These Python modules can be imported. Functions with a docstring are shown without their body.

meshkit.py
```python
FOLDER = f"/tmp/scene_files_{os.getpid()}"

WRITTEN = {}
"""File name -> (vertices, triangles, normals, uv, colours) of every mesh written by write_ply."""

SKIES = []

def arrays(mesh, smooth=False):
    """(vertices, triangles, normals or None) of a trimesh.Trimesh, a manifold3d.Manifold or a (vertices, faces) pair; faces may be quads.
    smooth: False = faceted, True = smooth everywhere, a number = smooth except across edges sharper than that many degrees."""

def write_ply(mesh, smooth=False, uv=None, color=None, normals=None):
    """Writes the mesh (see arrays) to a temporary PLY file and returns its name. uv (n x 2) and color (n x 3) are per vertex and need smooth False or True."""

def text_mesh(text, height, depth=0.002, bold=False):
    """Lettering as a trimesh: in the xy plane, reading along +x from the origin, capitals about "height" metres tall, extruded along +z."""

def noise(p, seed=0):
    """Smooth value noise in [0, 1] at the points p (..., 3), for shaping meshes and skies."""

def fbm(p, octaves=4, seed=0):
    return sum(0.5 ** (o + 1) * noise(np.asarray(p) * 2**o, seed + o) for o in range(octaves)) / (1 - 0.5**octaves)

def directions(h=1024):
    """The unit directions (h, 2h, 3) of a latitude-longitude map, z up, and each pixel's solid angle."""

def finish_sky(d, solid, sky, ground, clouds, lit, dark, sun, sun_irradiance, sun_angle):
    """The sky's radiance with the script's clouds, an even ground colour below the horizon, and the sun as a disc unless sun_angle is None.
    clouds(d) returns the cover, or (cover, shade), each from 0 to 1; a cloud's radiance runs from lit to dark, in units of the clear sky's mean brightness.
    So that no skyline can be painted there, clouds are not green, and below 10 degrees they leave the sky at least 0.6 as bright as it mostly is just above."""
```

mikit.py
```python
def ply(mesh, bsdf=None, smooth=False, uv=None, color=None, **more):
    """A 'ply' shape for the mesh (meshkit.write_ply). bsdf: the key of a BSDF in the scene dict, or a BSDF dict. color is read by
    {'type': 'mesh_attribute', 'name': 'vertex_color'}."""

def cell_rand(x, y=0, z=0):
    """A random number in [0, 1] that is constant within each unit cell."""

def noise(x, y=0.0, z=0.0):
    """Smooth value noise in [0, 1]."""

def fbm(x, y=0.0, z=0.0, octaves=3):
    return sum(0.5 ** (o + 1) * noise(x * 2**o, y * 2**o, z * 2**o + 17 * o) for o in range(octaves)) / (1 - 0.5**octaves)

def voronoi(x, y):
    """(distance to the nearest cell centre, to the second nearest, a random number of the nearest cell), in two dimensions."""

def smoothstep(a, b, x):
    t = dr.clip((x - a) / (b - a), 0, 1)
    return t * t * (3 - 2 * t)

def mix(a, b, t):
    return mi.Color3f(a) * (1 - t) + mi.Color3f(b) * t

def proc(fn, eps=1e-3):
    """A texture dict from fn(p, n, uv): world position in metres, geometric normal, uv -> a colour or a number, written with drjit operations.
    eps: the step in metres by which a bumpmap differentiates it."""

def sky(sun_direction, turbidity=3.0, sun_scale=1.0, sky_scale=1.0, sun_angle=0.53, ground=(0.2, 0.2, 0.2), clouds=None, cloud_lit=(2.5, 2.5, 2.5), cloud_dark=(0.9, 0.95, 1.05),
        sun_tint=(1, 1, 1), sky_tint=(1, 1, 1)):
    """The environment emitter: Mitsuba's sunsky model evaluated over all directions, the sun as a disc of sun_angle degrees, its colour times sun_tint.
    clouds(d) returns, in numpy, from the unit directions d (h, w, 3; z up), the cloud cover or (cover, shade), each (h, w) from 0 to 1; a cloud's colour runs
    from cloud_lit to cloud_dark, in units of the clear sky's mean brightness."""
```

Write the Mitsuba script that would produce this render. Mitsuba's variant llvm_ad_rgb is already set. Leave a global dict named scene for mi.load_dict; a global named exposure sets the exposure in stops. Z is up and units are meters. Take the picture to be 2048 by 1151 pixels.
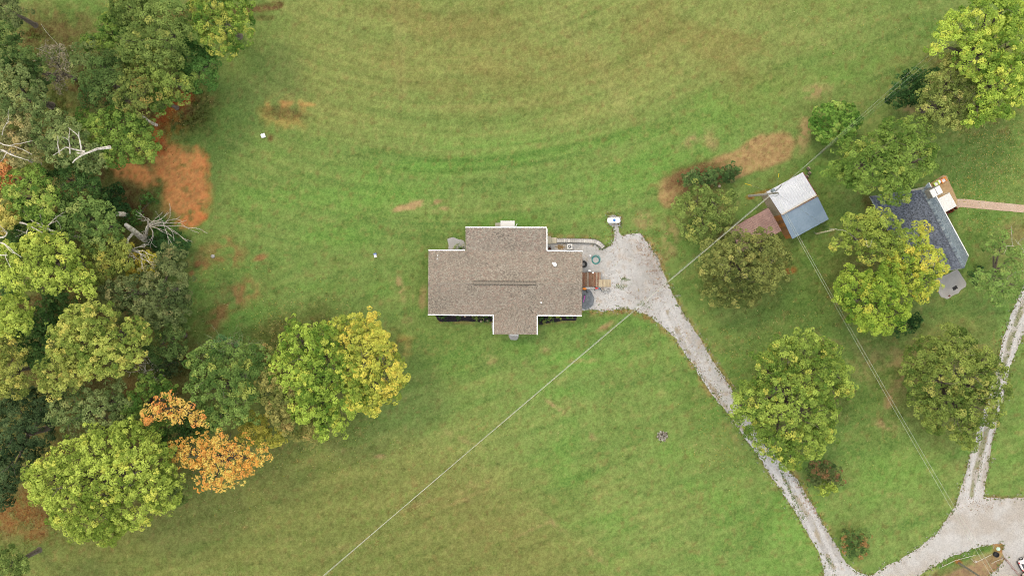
import math, random
import numpy as np
import trimesh
import mitsuba as mi
import drjit as dr
import mikit
import meshkit
from shapely.geometry import Polygon, Point, LineString
from shapely import affinity

# ------------------------------------------------------------------ camera, sky, exposure
SC = 0.085            # metres per photograph pixel at ground level
H = 116.05            # flying height of the camera
T = mi.ScalarTransform4f
scene, labels = {}, {}
scene['camera'] = {'type': 'perspective', 'fov': 73.74, 'fov_axis': 'x', 'near_clip': 1.0, 'far_clip': 6000.0,
                   'to_world': T().look_at(origin=[0, 0, H], target=[0, 0, 0], up=[0, 1, 0])}
scene['sky_light'] = mikit.sky((-0.45, 0.5, 0.9), turbidity=3, sun_scale=0.16, sun_angle=14, clouds=lambda d: 1.0,
                               cloud_lit=(2.5, 2.5, 2.5), sun_tint=(1.0, 0.97, 0.9))
exposure = 2.6
K = 1.70              # how bright a level matt surface of albedo 1 reads under this sky and exposure

# ------------------------------------------------------------------ helpers
def G(px, py, z=0.0):
    k = SC * (1 - z / H)
    return np.array([(px - 1024) * k, (575.5 - py) * k, z])

def lin(c):
    c = np.asarray(c, float) / 255.0
    return np.where(c < 0.04045, c / 12.92, ((c + 0.055) / 1.055) ** 2.4)

def C(r, g, b, k=None):
    """albedo of a surface that looks like this in daylight"""
    return np.clip(lin((r, g, b)) / (k or K), 0.004, 0.85)

used = {}
def numbered(name):
    n = used.get(name, -1) + 1
    used[name] = n
    return name if n == 0 else f'{name}_{n:03d}'

def thing(name, label=None, cat=None, group=None, kind=None):
    key = numbered(name)
    labels[key] = {}
    if label: labels[key]['label'] = label
    if cat: labels[key]['category'] = cat
    if group: labels[key]['group'] = group
    if kind: labels[key]['kind'] = kind
    return key

def part(parent, name, mesh, bsdf, label=None, kind=None, smooth=False):
    key = numbered(parent + '__' + name)
    put(key, mesh, bsdf, smooth)
    if label or kind:
        labels[key] = {}
        if label: labels[key]['label'] = label
        if kind: labels[key]['kind'] = kind
    return key

def put(key, mesh, bsdf, smooth=False):
    col = None
    if isinstance(mesh, MB):
        col = mesh.colors()
        mesh = mesh.arrays()
    scene[key] = mikit.ply(mesh, bsdf, smooth=(True if (col is not None and smooth) else smooth), color=col)

def lone(name, mesh, bsdf, label, cat=None, group=None, kind=None, smooth=False):
    key = thing(name, label, cat, group, kind)
    put(key, mesh, bsdf, smooth)
    return key

def structure(name, mesh, bsdf, label=None, smooth=False):
    key = thing(name, label, None, None, 'structure')
    put(key, mesh, bsdf, smooth)
    return key

BOXF = np.array([[0, 2, 3], [0, 3, 1], [4, 5, 7], [4, 7, 6], [0, 1, 5], [0, 5, 4], [2, 6, 7], [2, 7, 3], [0, 4, 6], [0, 6, 2], [1, 3, 7], [1, 7, 5]])
BOXV = np.array([[x, y, z] for z in (-.5, .5) for y in (-.5, .5) for x in (-.5, .5)])

class MB:
    def __init__(self):
        self.v, self.f, self.c, self.n = [], [], [], 0
    def add(self, v, f, c=None):
        v = np.asarray(v, float)
        self.v.append(v); self.f.append(np.asarray(f, int) + self.n); self.n += len(v)
        if c is not None:
            c = np.asarray(c, float)
            self.c.append(np.broadcast_to(c, v.shape) if c.ndim == 1 else c)
        return self
    def box(self, c, size, rz=0.0, tilt=(0, 0), col=None):
        v = BOXV * np.asarray(size, float)
        if tilt[0]:
            a = tilt[0]; v = v @ np.array([[1, 0, 0], [0, math.cos(a), math.sin(a)], [0, -math.sin(a), math.cos(a)]])
        if tilt[1]:
            a = tilt[1]; v = v @ np.array([[math.cos(a), 0, -math.sin(a)], [0, 1, 0], [math.sin(a), 0, math.cos(a)]])
        a = rz
        v = v @ np.array([[math.cos(a), math.sin(a), 0], [-math.sin(a), math.cos(a), 0], [0, 0, 1]])
        return self.add(v + np.asarray(c, float), BOXF, col)
    def bar(self, p, q, w, h, col=None):
        """a rectangular bar from p to q"""
        p, q = np.asarray(p, float), np.asarray(q, float)
        d = q - p; L = np.linalg.norm(d); d = d / L
        s = np.cross([0, 0, 1.0], d) if abs(d[2]) < 0.95 else np.array([1.0, 0, 0])
        s /= np.linalg.norm(s); u = np.cross(d, s)
        v = (p + q) / 2 + BOXV[:, :1] * L * d + BOXV[:, 1:2] * w * s + BOXV[:, 2:] * h * u
        return self.add(v, BOXF, col)
    def tube(self, pts, rad, sides=8, col=None, cap=True):
        p = np.asarray(pts, float)
        r = np.broadcast_to(np.asarray(rad, float), (len(p),))
        t = np.gradient(p, axis=0); t /= np.linalg.norm(t, axis=1, keepdims=True) + 1e-12
        ref = np.array([0, 0, 1.0]) if abs(t[:, 2]).mean() < 0.8 else np.array([1.0, 0.2, 0])
        a = np.cross(t, ref); a /= np.linalg.norm(a, axis=1, keepdims=True) + 1e-12
        b = np.cross(t, a)
        ang = np.arange(sides) * 2 * np.pi / sides
        v = p[:, None] + r[:, None, None] * (np.cos(ang)[None, :, None] * a[:, None] + np.sin(ang)[None, :, None] * b[:, None])
        i, j = np.meshgrid(np.arange(len(p) - 1), np.arange(sides), indexing='ij')
        q = np.stack([i * sides + j, i * sides + (j + 1) % sides, (i + 1) * sides + (j + 1) % sides, (i + 1) * sides + j], -1).reshape(-1, 4)
        f = np.vstack([q[:, [0, 2, 1]], q[:, [0, 3, 2]]])
        v = v.reshape(-1, 3)
        if cap:
            n = len(v); v = np.vstack([v, p[0], p[-1]]); k = np.arange(sides)
            e = (len(p) - 1) * sides
            f = np.vstack([f, np.stack([np.full(sides, n), k, (k + 1) % sides], 1), np.stack([np.full(sides, n + 1), e + (k + 1) % sides, e + k], 1)])
        return self.add(v, f, col)
    def mesh(self, m, col=None):
        return self.add(m.vertices, m.faces, col)
    def prism(self, pts2, z0, z1, col=None):
        m = trimesh.creation.extrude_polygon(Polygon(pts2), z1 - z0, engine='earcut')
        m.apply_translation([0, 0, z0])
        return self.mesh(m, col)
    def quad(self, a, b, c, d, col=None):
        return self.add([a, b, c, d], [[0, 1, 2], [0, 2, 3]], col)
    def slab(self, quad, th, col=None):
        """a quad (counter-clockwise from above) thickened downwards"""
        q = np.asarray(quad, float); n = np.cross(q[1] - q[0], q[3] - q[0]); n /= np.linalg.norm(n)
        if n[2] < 0: q = q[::-1]; n = -n
        v = np.vstack([q, q - n * th])
        f = [[0, 1, 2], [0, 2, 3], [4, 6, 5], [4, 7, 6]]
        for k in range(4):
            m = (k + 1) % 4
            f += [[k, k + 4, m + 4], [k, m + 4, m]]
        return self.add(v, f, col)
    def arrays(self):
        return trimesh.Trimesh(np.vstack(self.v), np.vstack(self.f), process=False)
    def colors(self):
        return np.vstack(self.c) if self.c else None

def lathe(profile, sides=24):
    m = trimesh.creation.revolve(np.asarray(profile, float), sections=sides)
    return m

# ------------------------------------------------------------------ materials
def rgb(c): return {'type': 'rgb', 'value': [float(x) for x in np.clip(c, 0, 1)]}
def mat(name, c, rough=0.7, metallic=0.0, spec=0.3):
    scene['mat_' + name] = {'type': 'twosided', 'bsdf': {'type': 'principled', 'base_color': rgb(c), 'roughness': rough, 'metallic': metallic, 'specular': spec}}
    return 'mat_' + name
def matp(name, fn, rough=0.8, spec=0.2, metallic=0.0):
    scene['mat_' + name] = {'type': 'twosided', 'bsdf': {'type': 'principled', 'base_color': mikit.proc(fn), 'roughness': rough, 'specular': spec, 'metallic': metallic}}
    return 'mat_' + name
VC = 'mat_vertex'
scene[VC] = {'type': 'twosided', 'bsdf': {'type': 'diffuse', 'reflectance': {'type': 'mesh_attribute', 'name': 'vertex_color'}}}
LEAF = 'mat_leaf'
scene[LEAF] = {'type': 'principledthin', 'base_color': {'type': 'mesh_attribute', 'name': 'vertex_color'}, 'roughness': 0.55, 'spec_trans': 0.0, 'diff_trans': 0.6, 'eta': 1.3}

N, F, MIX, SS = mikit.noise, mikit.fbm, mikit.mix, mikit.smoothstep

def bark_fn(p, n, uv):
    t = F(p.x * 5, p.y * 5, p.z * 1.2)
    return MIX(mi.Color3f(.06, .05, .04), mi.Color3f(.19, .165, .135), t)
BARK = matp('bark', bark_fn, .9, .1)
def dead_fn(p, n, uv):
    t = F(p.x * 4, p.y * 4, p.z * 2)
    return MIX(mi.Color3f(.30, .27, .23), mi.Color3f(.68, .64, .57), SS(.2, .75, t))
DEAD = matp('deadwood', dead_fn, .9, .1)
def line_dist(p, pts):
    """distance from a worn track's middle line, in metres"""
    out = mi.Float(1e6)
    w = [G(x, y) for x, y in pts]
    for a, b in zip(w[:-1], w[1:]):
        dx_, dy_ = float(b[0] - a[0]), float(b[1] - a[1])
        t = dr.clip(((p.x - float(a[0])) * dx_ + (p.y - float(a[1])) * dy_) / (dx_ * dx_ + dy_ * dy_), 0, 1)
        out = dr.minimum(out, dr.square(p.x - float(a[0]) - t * dx_) + dr.square(p.y - float(a[1]) - t * dy_))
    return dr.sqrt(out)
DRIVE_MID = [(1335, 622), (1368, 690), (1405, 748), (1445, 805), (1490, 862), (1540, 918), (1570, 960), (1598, 1003), (1624, 1045), (1644, 1090), (1668, 1135)]
LANE_MID = [(1943, 990), (1950, 945), (1962, 900), (1978, 840), (1997, 765), (2010, 722), (2020, 680), (2032, 645), (2060, 580)]
def gravel_fn(p, n, uv):
    big = F(p.x * .22, p.y * .22)
    mid = F(p.x * 1.1 + 9, p.y * 1.1)
    fine = N(p.x * 5.5, p.y * 5.5) * .5 + N(p.x * 13, p.y * 13, 3.) * .5
    c = MIX(mi.Color3f(.335, .325, .31), mi.Color3f(.435, .43, .422), SS(.25, .7, big * .6 + mid * .4))
    c = MIX(c, mi.Color3f(.34, .27, .205), SS(.58, .85, mid) * .6)
    d = line_dist(p, DRIVE_MID) + (F(p.x * .7, p.y * .7, 5.) - .5) * .5
    c = MIX(c, mi.Color3f(.45, .445, .44), (SS(.35, .6, d) - SS(.95, 1.3, d)) * .7)
    c = MIX(c, mi.Color3f(.27, .235, .17), SS(.42, .12, d) * SS(.35, .6, mid) * .8)
    return c * (0.72 + fine * 0.54)
GRAVEL = matp('gravel', gravel_fn, .95, .1)
def lane_fn(p, n, uv):
    big = F(p.x * .16 + 5, p.y * .16)
    mid = F(p.x * .9 + 3, p.y * .9)
    fine = N(p.x * 9, p.y * 9) * .5 + N(p.x * 19, p.y * 19, 3.) * .5
    c = MIX(mi.Color3f(.345, .315, .28), mi.Color3f(.405, .395, .38), SS(.3, .7, big * .6 + mid * .4))
    c = MIX(c, mi.Color3f(.44, .43, .42), SS(.55, .8, F(p.x * .35 - 4, p.y * .35 + 8)) * .7)
    d = line_dist(p, LANE_MID) + (F(p.x * .7, p.y * .7, 5.) - .5) * .5
    c = MIX(c, mi.Color3f(.45, .445, .435), (SS(.4, .65, d) - SS(1.0, 1.4, d)) * .7)
    c = MIX(c, mi.Color3f(.20, .20, .11), SS(.55, .2, d) * SS(.3, .55, mid) * .85)
    return c * (0.70 + fine * 0.60)
LANE = matp('lane', lane_fn, .95, .1)
def concrete_fn(p, n, uv):
    a = F(p.x * 1.3, p.y * 1.3, p.z); b = N(p.x * 11, p.y * 11, p.z * 11)
    return MIX(mi.Color3f(.30, .292, .283), mi.Color3f(.40, .39, .375), a) * (.9 + .2 * b)
CONCRETE = matp('concrete', concrete_fn, .85, .2)
def pave_fn(p, n, uv):
    a = F(p.x * .8, p.y * .8, p.z); b = N(p.x * 12, p.y * 12, p.z * 11)
    return MIX(mi.Color3f(.40, .285, .215), mi.Color3f(.47, .365, .285), a) * (.88 + .24 * b)
PAVE = matp('paving', pave_fn, .9, .2)
def tanpatio_fn(p, n, uv):
    a = F(p.x * 1.1, p.y * 1.1, p.z); b = N(p.x * 12, p.y * 12, p.z * 11)
    return MIX(mi.Color3f(.34, .225, .12), mi.Color3f(.42, .30, .17), a) * (.9 + .2 * b)
TANPATIO = matp('tan_patio', tanpatio_fn, .9, .2)
def wood(name, a, b, ax):
    def fn(p, n, uv):
        s, t = (p.x, p.y) if ax == 'y' else (p.y, p.x)
        g = F(s * 14, t * 1.2, p.z * 5); w = F(s * 1.5, t * 1.5, 7.)
        return MIX(mi.Color3f(*a), mi.Color3f(*b), SS(.2, .8, g * .6 + w * .4))
    return matp(name, fn, .85, .15)
WOODS = [wood('wood_brown', (.10, .055, .035), (.27, .17, .11), 'y'), wood('wood_grey', (.20, .15, .11), (.38, .31, .24), 'y'), wood('wood_red', (.14, .06, .035), (.26, .14, .09), 'y')]
PALEWOOD = [wood('wood_pale', (.33, .26, .17), (.50, .42, .30), 'y'), wood('wood_straw', (.40, .32, .20), (.52, .46, .34), 'y')]
BARNWOOD = [wood('barn_orange', (.30, .12, .04), (.47, .22, .08), 'x'), wood('barn_brown', (.19, .10, .05), (.36, .19, .09), 'x'), wood('barn_grey', (.22, .18, .13), (.38, .32, .25), 'x')]
def metalroof(name, a, b, rough=.45):
    def fn(p, n, uv):
        d = F(p.x * .6, p.y * .6, 2.); s = F(p.x * 5, p.y * 5, 4.)
        return MIX(mi.Color3f(*a), mi.Color3f(*b), SS(.25, .75, d * .65 + s * .35))
    return matp(name, fn, rough, .4)
WHITEROOF = metalroof('white_roof', (.44, .46, .50), (.52, .54, .58))
BLUEROOF = metalroof('blue_roof', (.165, .235, .315), (.215, .29, .375))
PINKROOF = metalroof('pink_roof', (.24, .145, .125), (.33, .215, .185), .6)
WHITE = mat('white_trim', (.80, .80, .80), .5)
WHITEPANEL = mat('white_panel', (.66, .65, .63), .5)
SIDING = mat('siding', (.55, .52, .46), .6)
DARKGLASS = mat('window_glass', (.03, .035, .04), .08, 0, .6)
BLACK = mat('black', (.02, .02, .022), .5)
RUBBER = mat('rubber', (.03, .03, .03), .8)
STEEL = mat('steel', (.45, .46, .47), .4, .6)
GREYPAINT = mat('grey_paint', (.33, .35, .36), .5)
YELLOW = mat('yellow', (.75, .55, .05), .5)
RED = mat('red', (.55, .04, .03), .5)
ORANGE = mat('orange', (.75, .25, .03), .5)
LIME = mat('lime', (.50, .68, .08), .5)
TEAL = mat('teal', (.03, .24, .23), .45)
TEALDARK = mat('teal_dark', (.015, .085, .11), .45)
BLUE = mat('blue', (.03, .16, .48), .4)
PINK = mat('pink', (.65, .08, .50), .5)
POLEWOOD = wood('pole_wood', (.20, .19, .17), (.36, .35, .31), 'y')
POLEDARK = wood('pole_dark', (.10, .10, .08), (.20, .19, .15), 'y')
WIREWHITE = mat('wire_pale', (.62, .61, .57), .5)
WIREGREY = mat('wire_grey', (.42, .45, .38), .5)
WIREDARK = mat('wire_dark', (.16, .17, .16), .5)
CARPAINT = mat('car_paint', (.78, .78, .80), .25, 0, .5)

# ------------------------------------------------------------------ ground
def axis(lo, hi, step, far):
    core = np.arange(lo, hi + step / 2, step)
    out, d = [], step
    x = hi
    while x < far:
        d *= 1.5; x += d; out.append(x)
    out = np.array(out)
    return np.concatenate([(lo - (out - hi))[::-1], core, out])

gx, gy = axis(-90, 90, .3, 2500), axis(-52, 52, .3, 2500)
X, Y = np.meshgrid(gx, gy)
PX, PY = X / SC + 1024, 575.5 - Y / SC          # the same points in the photograph's units, 0.085 m each
P3 = np.stack([X, Y, X * 0], -1)

def nz(sx, sy=None, seed=0, oct=3, rot=0.0, a=None, b=None):
    u, w = (X, Y) if a is None else (a, b)
    if rot:
        cr, sr = math.cos(rot), math.sin(rot)
        u, w = u * cr + w * sr, -u * sr + w * cr
    return meshkit.fbm(np.stack([u / sx, w / (sy or sx), u * 0 + .37], -1), oct, seed)

def ss(a, b, x):
    t = np.clip((x - a) / (b - a), 0, 1)
    return t * t * (3 - 2 * t)

warp1, warp2 = nz(3, seed=31) - .5, nz(3, seed=32) - .5
fine1, fine2 = nz(.8, seed=33, oct=3), nz(1.6, seed=34, oct=3)
def blob(px, py, rx, ry, ang=0.0, soft=.5, wob=.6):
    """0..1 patch round a point, with an uneven edge; sizes in photograph pixels"""
    dx, dy = PX - px, PY - py
    c, s = math.cos(math.radians(ang)), math.sin(math.radians(ang))
    u, w = (dx * c + dy * s) / rx, (-dx * s + dy * c) / ry
    d = np.sqrt(u * u + w * w) + wob * (warp1 + (fine1 - .5) * .8)
    return 1 - ss(1 - soft, 1 + soft, d)
def seg_mask(pts, half, soft=.5):
    d = np.full(X.shape, 1e9)
    for (x0, y0), (x1, y1) in zip(pts[:-1], pts[1:]):
        vx, vy = x1 - x0, y1 - y0; L2 = vx * vx + vy * vy
        t = np.clip(((PX - x0) * vx + (PY - y0) * vy) / L2, 0, 1)
        d = np.minimum(d, np.hypot(PX - x0 - t * vx, PY - y0 - t * vy))
    d = d / half + .8 * warp1 + .7 * (fine1 - .5)
    return 1 - ss(1 - soft, 1 + soft, d)

inside = (np.abs(X) < 120) & (np.abs(Y) < 80)
LUSH, MID, OLIVE, BROWN, DEEP = C(124, 174, 80), C(125, 159, 84), C(152, 162, 94), C(156, 140, 92), C(102, 135, 66)
STRAW, CLAY, CLAYRED, LITTER, TAN, EARTH = C(198, 164, 116), C(250, 174, 112), C(234, 144, 88), C(106, 78, 54), C(200, 170, 124), C(156, 126, 90)
def mixc(a, b, t): return a + (np.asarray(b) - a) * t[..., None]

# dryness: the upper field and the lower left are drier than the lawns round the houses
dry = .30 + .55 * ss(330, 120, PY + 30 * warp1 + (PX - 1100) * .06) * ss(430, 640, PX + 60 * warp2) * (1 - .8 * ss(1500, 1800, PX + PY * .5))
dry = np.maximum(dry, .62 * ss(760, 980, PY + .25 * (900 - PX)) * (1 - ss(850, 1150, PX - (PY - 900) * .8)))
dry += .35 * blob(930, 950, 150, 110, 40, .8) + .2 * blob(1010, 1060, 330, 120, 0, .9)
dry += .42 * (nz(14, seed=1) - .5) + .14 * (nz(2.2, seed=2) - .5)
# mowing lines: arcs in the upper field, straight passes elsewhere
dx, dy = PX - 900, (PY + 330)
rad, ang = np.hypot(dx * .8, dy) * SC, np.arctan2(dy, dx * .8)
arcs = nz(.6, 30, seed=5, a=rad, b=ang * 60) - .5
arcs2 = nz(2.0, 45, seed=6, a=rad, b=ang * 60) - .5
rows = nz(11, .7, seed=7, rot=math.radians(22)) - .5
rows2 = nz(18, 1.6, seed=8, rot=math.radians(12)) - .5
rows3 = nz(13, .8, seed=9, rot=math.radians(-30)) - .5
upper = ss(560, 470, PY) * ss(380, 520, PX) * (1 - ss(1350, 1650, PX))
streak = upper * (arcs * .72 + arcs2 * .5 + (nz(20, .8, seed=95, rot=math.radians(24)) - .5) * .45 * ss(1000, 1250, PX) * ss(330, 200, PY)) + (1 - upper) * (rows * .6 + rows2 * .5 + rows3 * .3 * ss(1000, 1200, PX))
dry += streak * 1.35
lush = ss(.46, .74, nz(9, 4, seed=11) + .3 * (nz(1.5, seed=12) - .5)) * .45
lush *= 1 - .85 * ss(300, 150, PY) * ss(1700, 1500, PX)
for b in ((760, 395, 90, 25, -8), (900, 330, 200, 18, -5), (1300, 330, 130, 40, -25), (1200, 280, 170, 16, -10), (1010, 445, 60, 12, 0), (690, 470, 60, 20, 0), (1150, 720, 60, 18, 0), (470, 640, 60, 30, -20), (1580, 1050, 60, 70, 0),
          (1030, 690, 30, 25, 0), (1790, 940, 90, 40, -30), (1430, 220, 120, 40, -20)):
    lush = np.maximum(lush, .6 * blob(*b, soft=.9, wob=1.8))
cols = mixc(np.broadcast_to(MID, X.shape + (3,)), OLIVE, np.clip(dry * 1.15, 0, 1))
cols = mixc(cols, BROWN, ss(.95, 1.5, dry + .3 * (fine2 - .5)) * .75)
cols = mixc(cols, LUSH, np.clip(lush - .5 * np.clip(dry - .3, 0, 1), 0, 1))
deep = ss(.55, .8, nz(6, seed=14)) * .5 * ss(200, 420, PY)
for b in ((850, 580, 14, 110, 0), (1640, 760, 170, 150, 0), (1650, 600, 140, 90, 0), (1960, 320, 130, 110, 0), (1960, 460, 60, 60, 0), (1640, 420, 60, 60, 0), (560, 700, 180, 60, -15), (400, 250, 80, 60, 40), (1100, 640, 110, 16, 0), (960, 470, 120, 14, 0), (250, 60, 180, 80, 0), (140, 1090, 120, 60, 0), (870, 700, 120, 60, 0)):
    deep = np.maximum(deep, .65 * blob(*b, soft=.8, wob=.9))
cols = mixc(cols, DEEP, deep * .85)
# worn and bare places
def paint(col, m):
    global cols
    cols = mixc(cols, col, np.clip(m, 0, 1))
for b in ((575, 225, 50, 26, 12, .35), (575, 208, 52, 6, 4, .5), (800, 705, 22, 30, 30, .5), (610, 865, 30, 14, 20, .3)):
    paint(CLAY, blob(*b[:5], soft=.6, wob=1.6) * b[5] * .9 * ss(.35, .6, fine2))
paint(LITTER, .6 * blob(578, 228, 40, 10, 8, soft=.7, wob=1.3))
for b in ((440, 505, 38, 26, 0, .8), (395, 535, 20, 22, 0, .9), (485, 585, 34, 26, -30, .8), (440, 625, 16, 34, 30, .8), (520, 515, 16, 5, -20, .9), (400, 330, 0.1, 0.1, 0, 0)):
    paint(C(176, 130, 90), blob(*b[:5], soft=.6, wob=1.5) * b[5] * ss(.38, .55, fine2))
for b in ((830, 410, 26, 6, -18, .9), (800, 416, 12, 4, -20, .8), (870, 405, 14, 4, -25, .6), (885, 418, 14, 4, -12, .6), (800, 575, 7, 22, -15, .8), (815, 640, 10, 6, 0, .5), (845, 595, 6, 20, 5, .5), (1110, 812, 26, 4, 35, .7), (1180, 870, 14, 6, 40, .5), (980, 720, 14, 10, 0, .6), (1210, 652, 16, 5, -30, .7), (1090, 700, 10, 5, 0, .4), (1635, 180, 26, 14, -20, .7), (1610, 260, 12, 30, 10, .75), (1385, 280, 40, 10, -30, .6), (1425, 285, 16, 10, 60, .5), (1780, 800, 8, 34, 25, .7), (1775, 850, 30, 10, 20, .7), (1740, 720, 40, 40, 0, .35), (1800, 730, 30, 50, 0, .45), (1660, 690, 20, 10, 0, .6), (1310, 520, 12, 46, -15, .7), (1285, 440, 20, 22, 0, .5), (1340, 470, 20, 40, 0, .5), (1420, 700, 8, 60, -32, .5), (1460, 860, 6, 30, -30, .3), (1170, 720, 30, 4, -4, .4), (930, 880, 40, 6, 25, .3), (1100, 1040, 40, 5, 40, .5), (1190, 1110, 26, 5, 40, .5), (830, 1010, 36, 5, -20, .4), (700, 1090, 40, 5, -20, .35), (1060, 1060, 40, 4, -25, .4), (930, 1000, 20, 5, 0, .4), (760, 912, 10, 4, 0, .7), (590, 160, 0.1, 0.1, 0, 0), (1870, 170, 14, 14, 0, .5), (1815, 215, 26, 12, 30, .6)):
    paint(TAN, blob(*b[:5], soft=.7, wob=1.9) * b[5] * ss(.40, .55, fine1 * .6 + fine2 * .4) * 1.3)
# garden bed of dry straw and the worn strip by it
bed = np.maximum.reduce([blob(1530, 303, 60, 34, -20, .18, .35), blob(1470, 330, 70, 28, -18, .2, .4), blob(1390, 357, 74, 24, -16, .25, .5), blob(1335, 388, 18, 26, 0, .3, .5)])
paint(STRAW, bed * .95 * ss(.22, .42, fine1 * .5 + fine2 * .5))
paint(EARTH, bed * ss(.5, .68, nz(1.1, seed=41)) * .6)
paint(LITTER, .7 * blob(1390, 350, 60, 24, -14, .4, .8))
# red clay clearing at the edge of the wood
clay = np.maximum.reduce([blob(352, 330, 54, 42, 30, .3, 1.0), blob(372, 385, 46, 62, 0, .28, .8), blob(395, 335, 24, 44, 0, .3, .9), blob(385, 438, 38, 16, -20, .3, .8), blob(318, 285, 12, 34, -8, .3, .7), blob(270, 345, 50, 22, 20, .5, 1.2)])
rakes = nz(.45, 9, seed=21, rot=math.radians(32))
claycol = mixc(np.broadcast_to(CLAY, X.shape + (3,)), CLAYRED, ss(385, 425, PX + 20 * warp1) * .7 + .4 * blob(390, 440, 40, 26, 0, .6))
claycol = claycol * (0.78 + .44 * rakes)[..., None]
cols = mixc(cols, claycol, np.clip(clay * ss(.30, .46, fine1 * .45 + fine2 * .55 + clay * .12 - .02), 0, 1) * .95)
paint(CLAYRED, .5 * ss(.3, .9, clay) * ss(.55, .7, nz(.9, seed=23)))
paint(C(120, 128, 70), .7 * clay * ss(.62, .74, nz(1.3, seed=22)))
# leaf litter under the wood and under the field trees
wood_floor = np.maximum.reduce([blob(130, 420, 210, 330, 0, .2, .4), blob(160, 800, 230, 220, 0, .2, .4), blob(100, 180, 120, 150, 0, .3, .6), blob(320, 190, 110, 70, 20, .35, .6), blob(20, 1000, 110, 90, 0, .4, .6), blob(330, 720, 60, 90, 0, .4, .6)]) * (1 - clay)
paint(LITTER, wood_floor * (.5 + .35 * ss(.4, .6, nz(2.5, seed=51))))
paint(C(66, 86, 40), wood_floor * ss(.44, .6, nz(3.5, seed=52)) * .65)
paint(C(172, 84, 62), .85 * blob(45, 1030, 60, 45, 20, .5, 1.0) * ss(.35, .55, fine2))
paint(C(172, 92, 54), .8 * seg_mask([(370, 195), (330, 225), (312, 262), (320, 300)], 14, .7))
paint(C(190, 120, 62), .55 * blob(345, 250, 30, 40, 0, .6, 1.2) * ss(.45, .6, fine1))
paint(LITTER, .75 * seg_mask([(300, 30), (520, 18), (560, 10)], 8, .5) + .5 * seg_mask([(380, 40), (545, 36)], 5, .6))
paint(C(150, 116, 84), .55 * blob(525, 18, 40, 4, -4, .6, 1.) + 0)
paint(C(132, 112, 76), .55 * blob(130, 60, 110, 50, 10, .8, 1.6) * ss(.42, .6, fine2))
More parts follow.
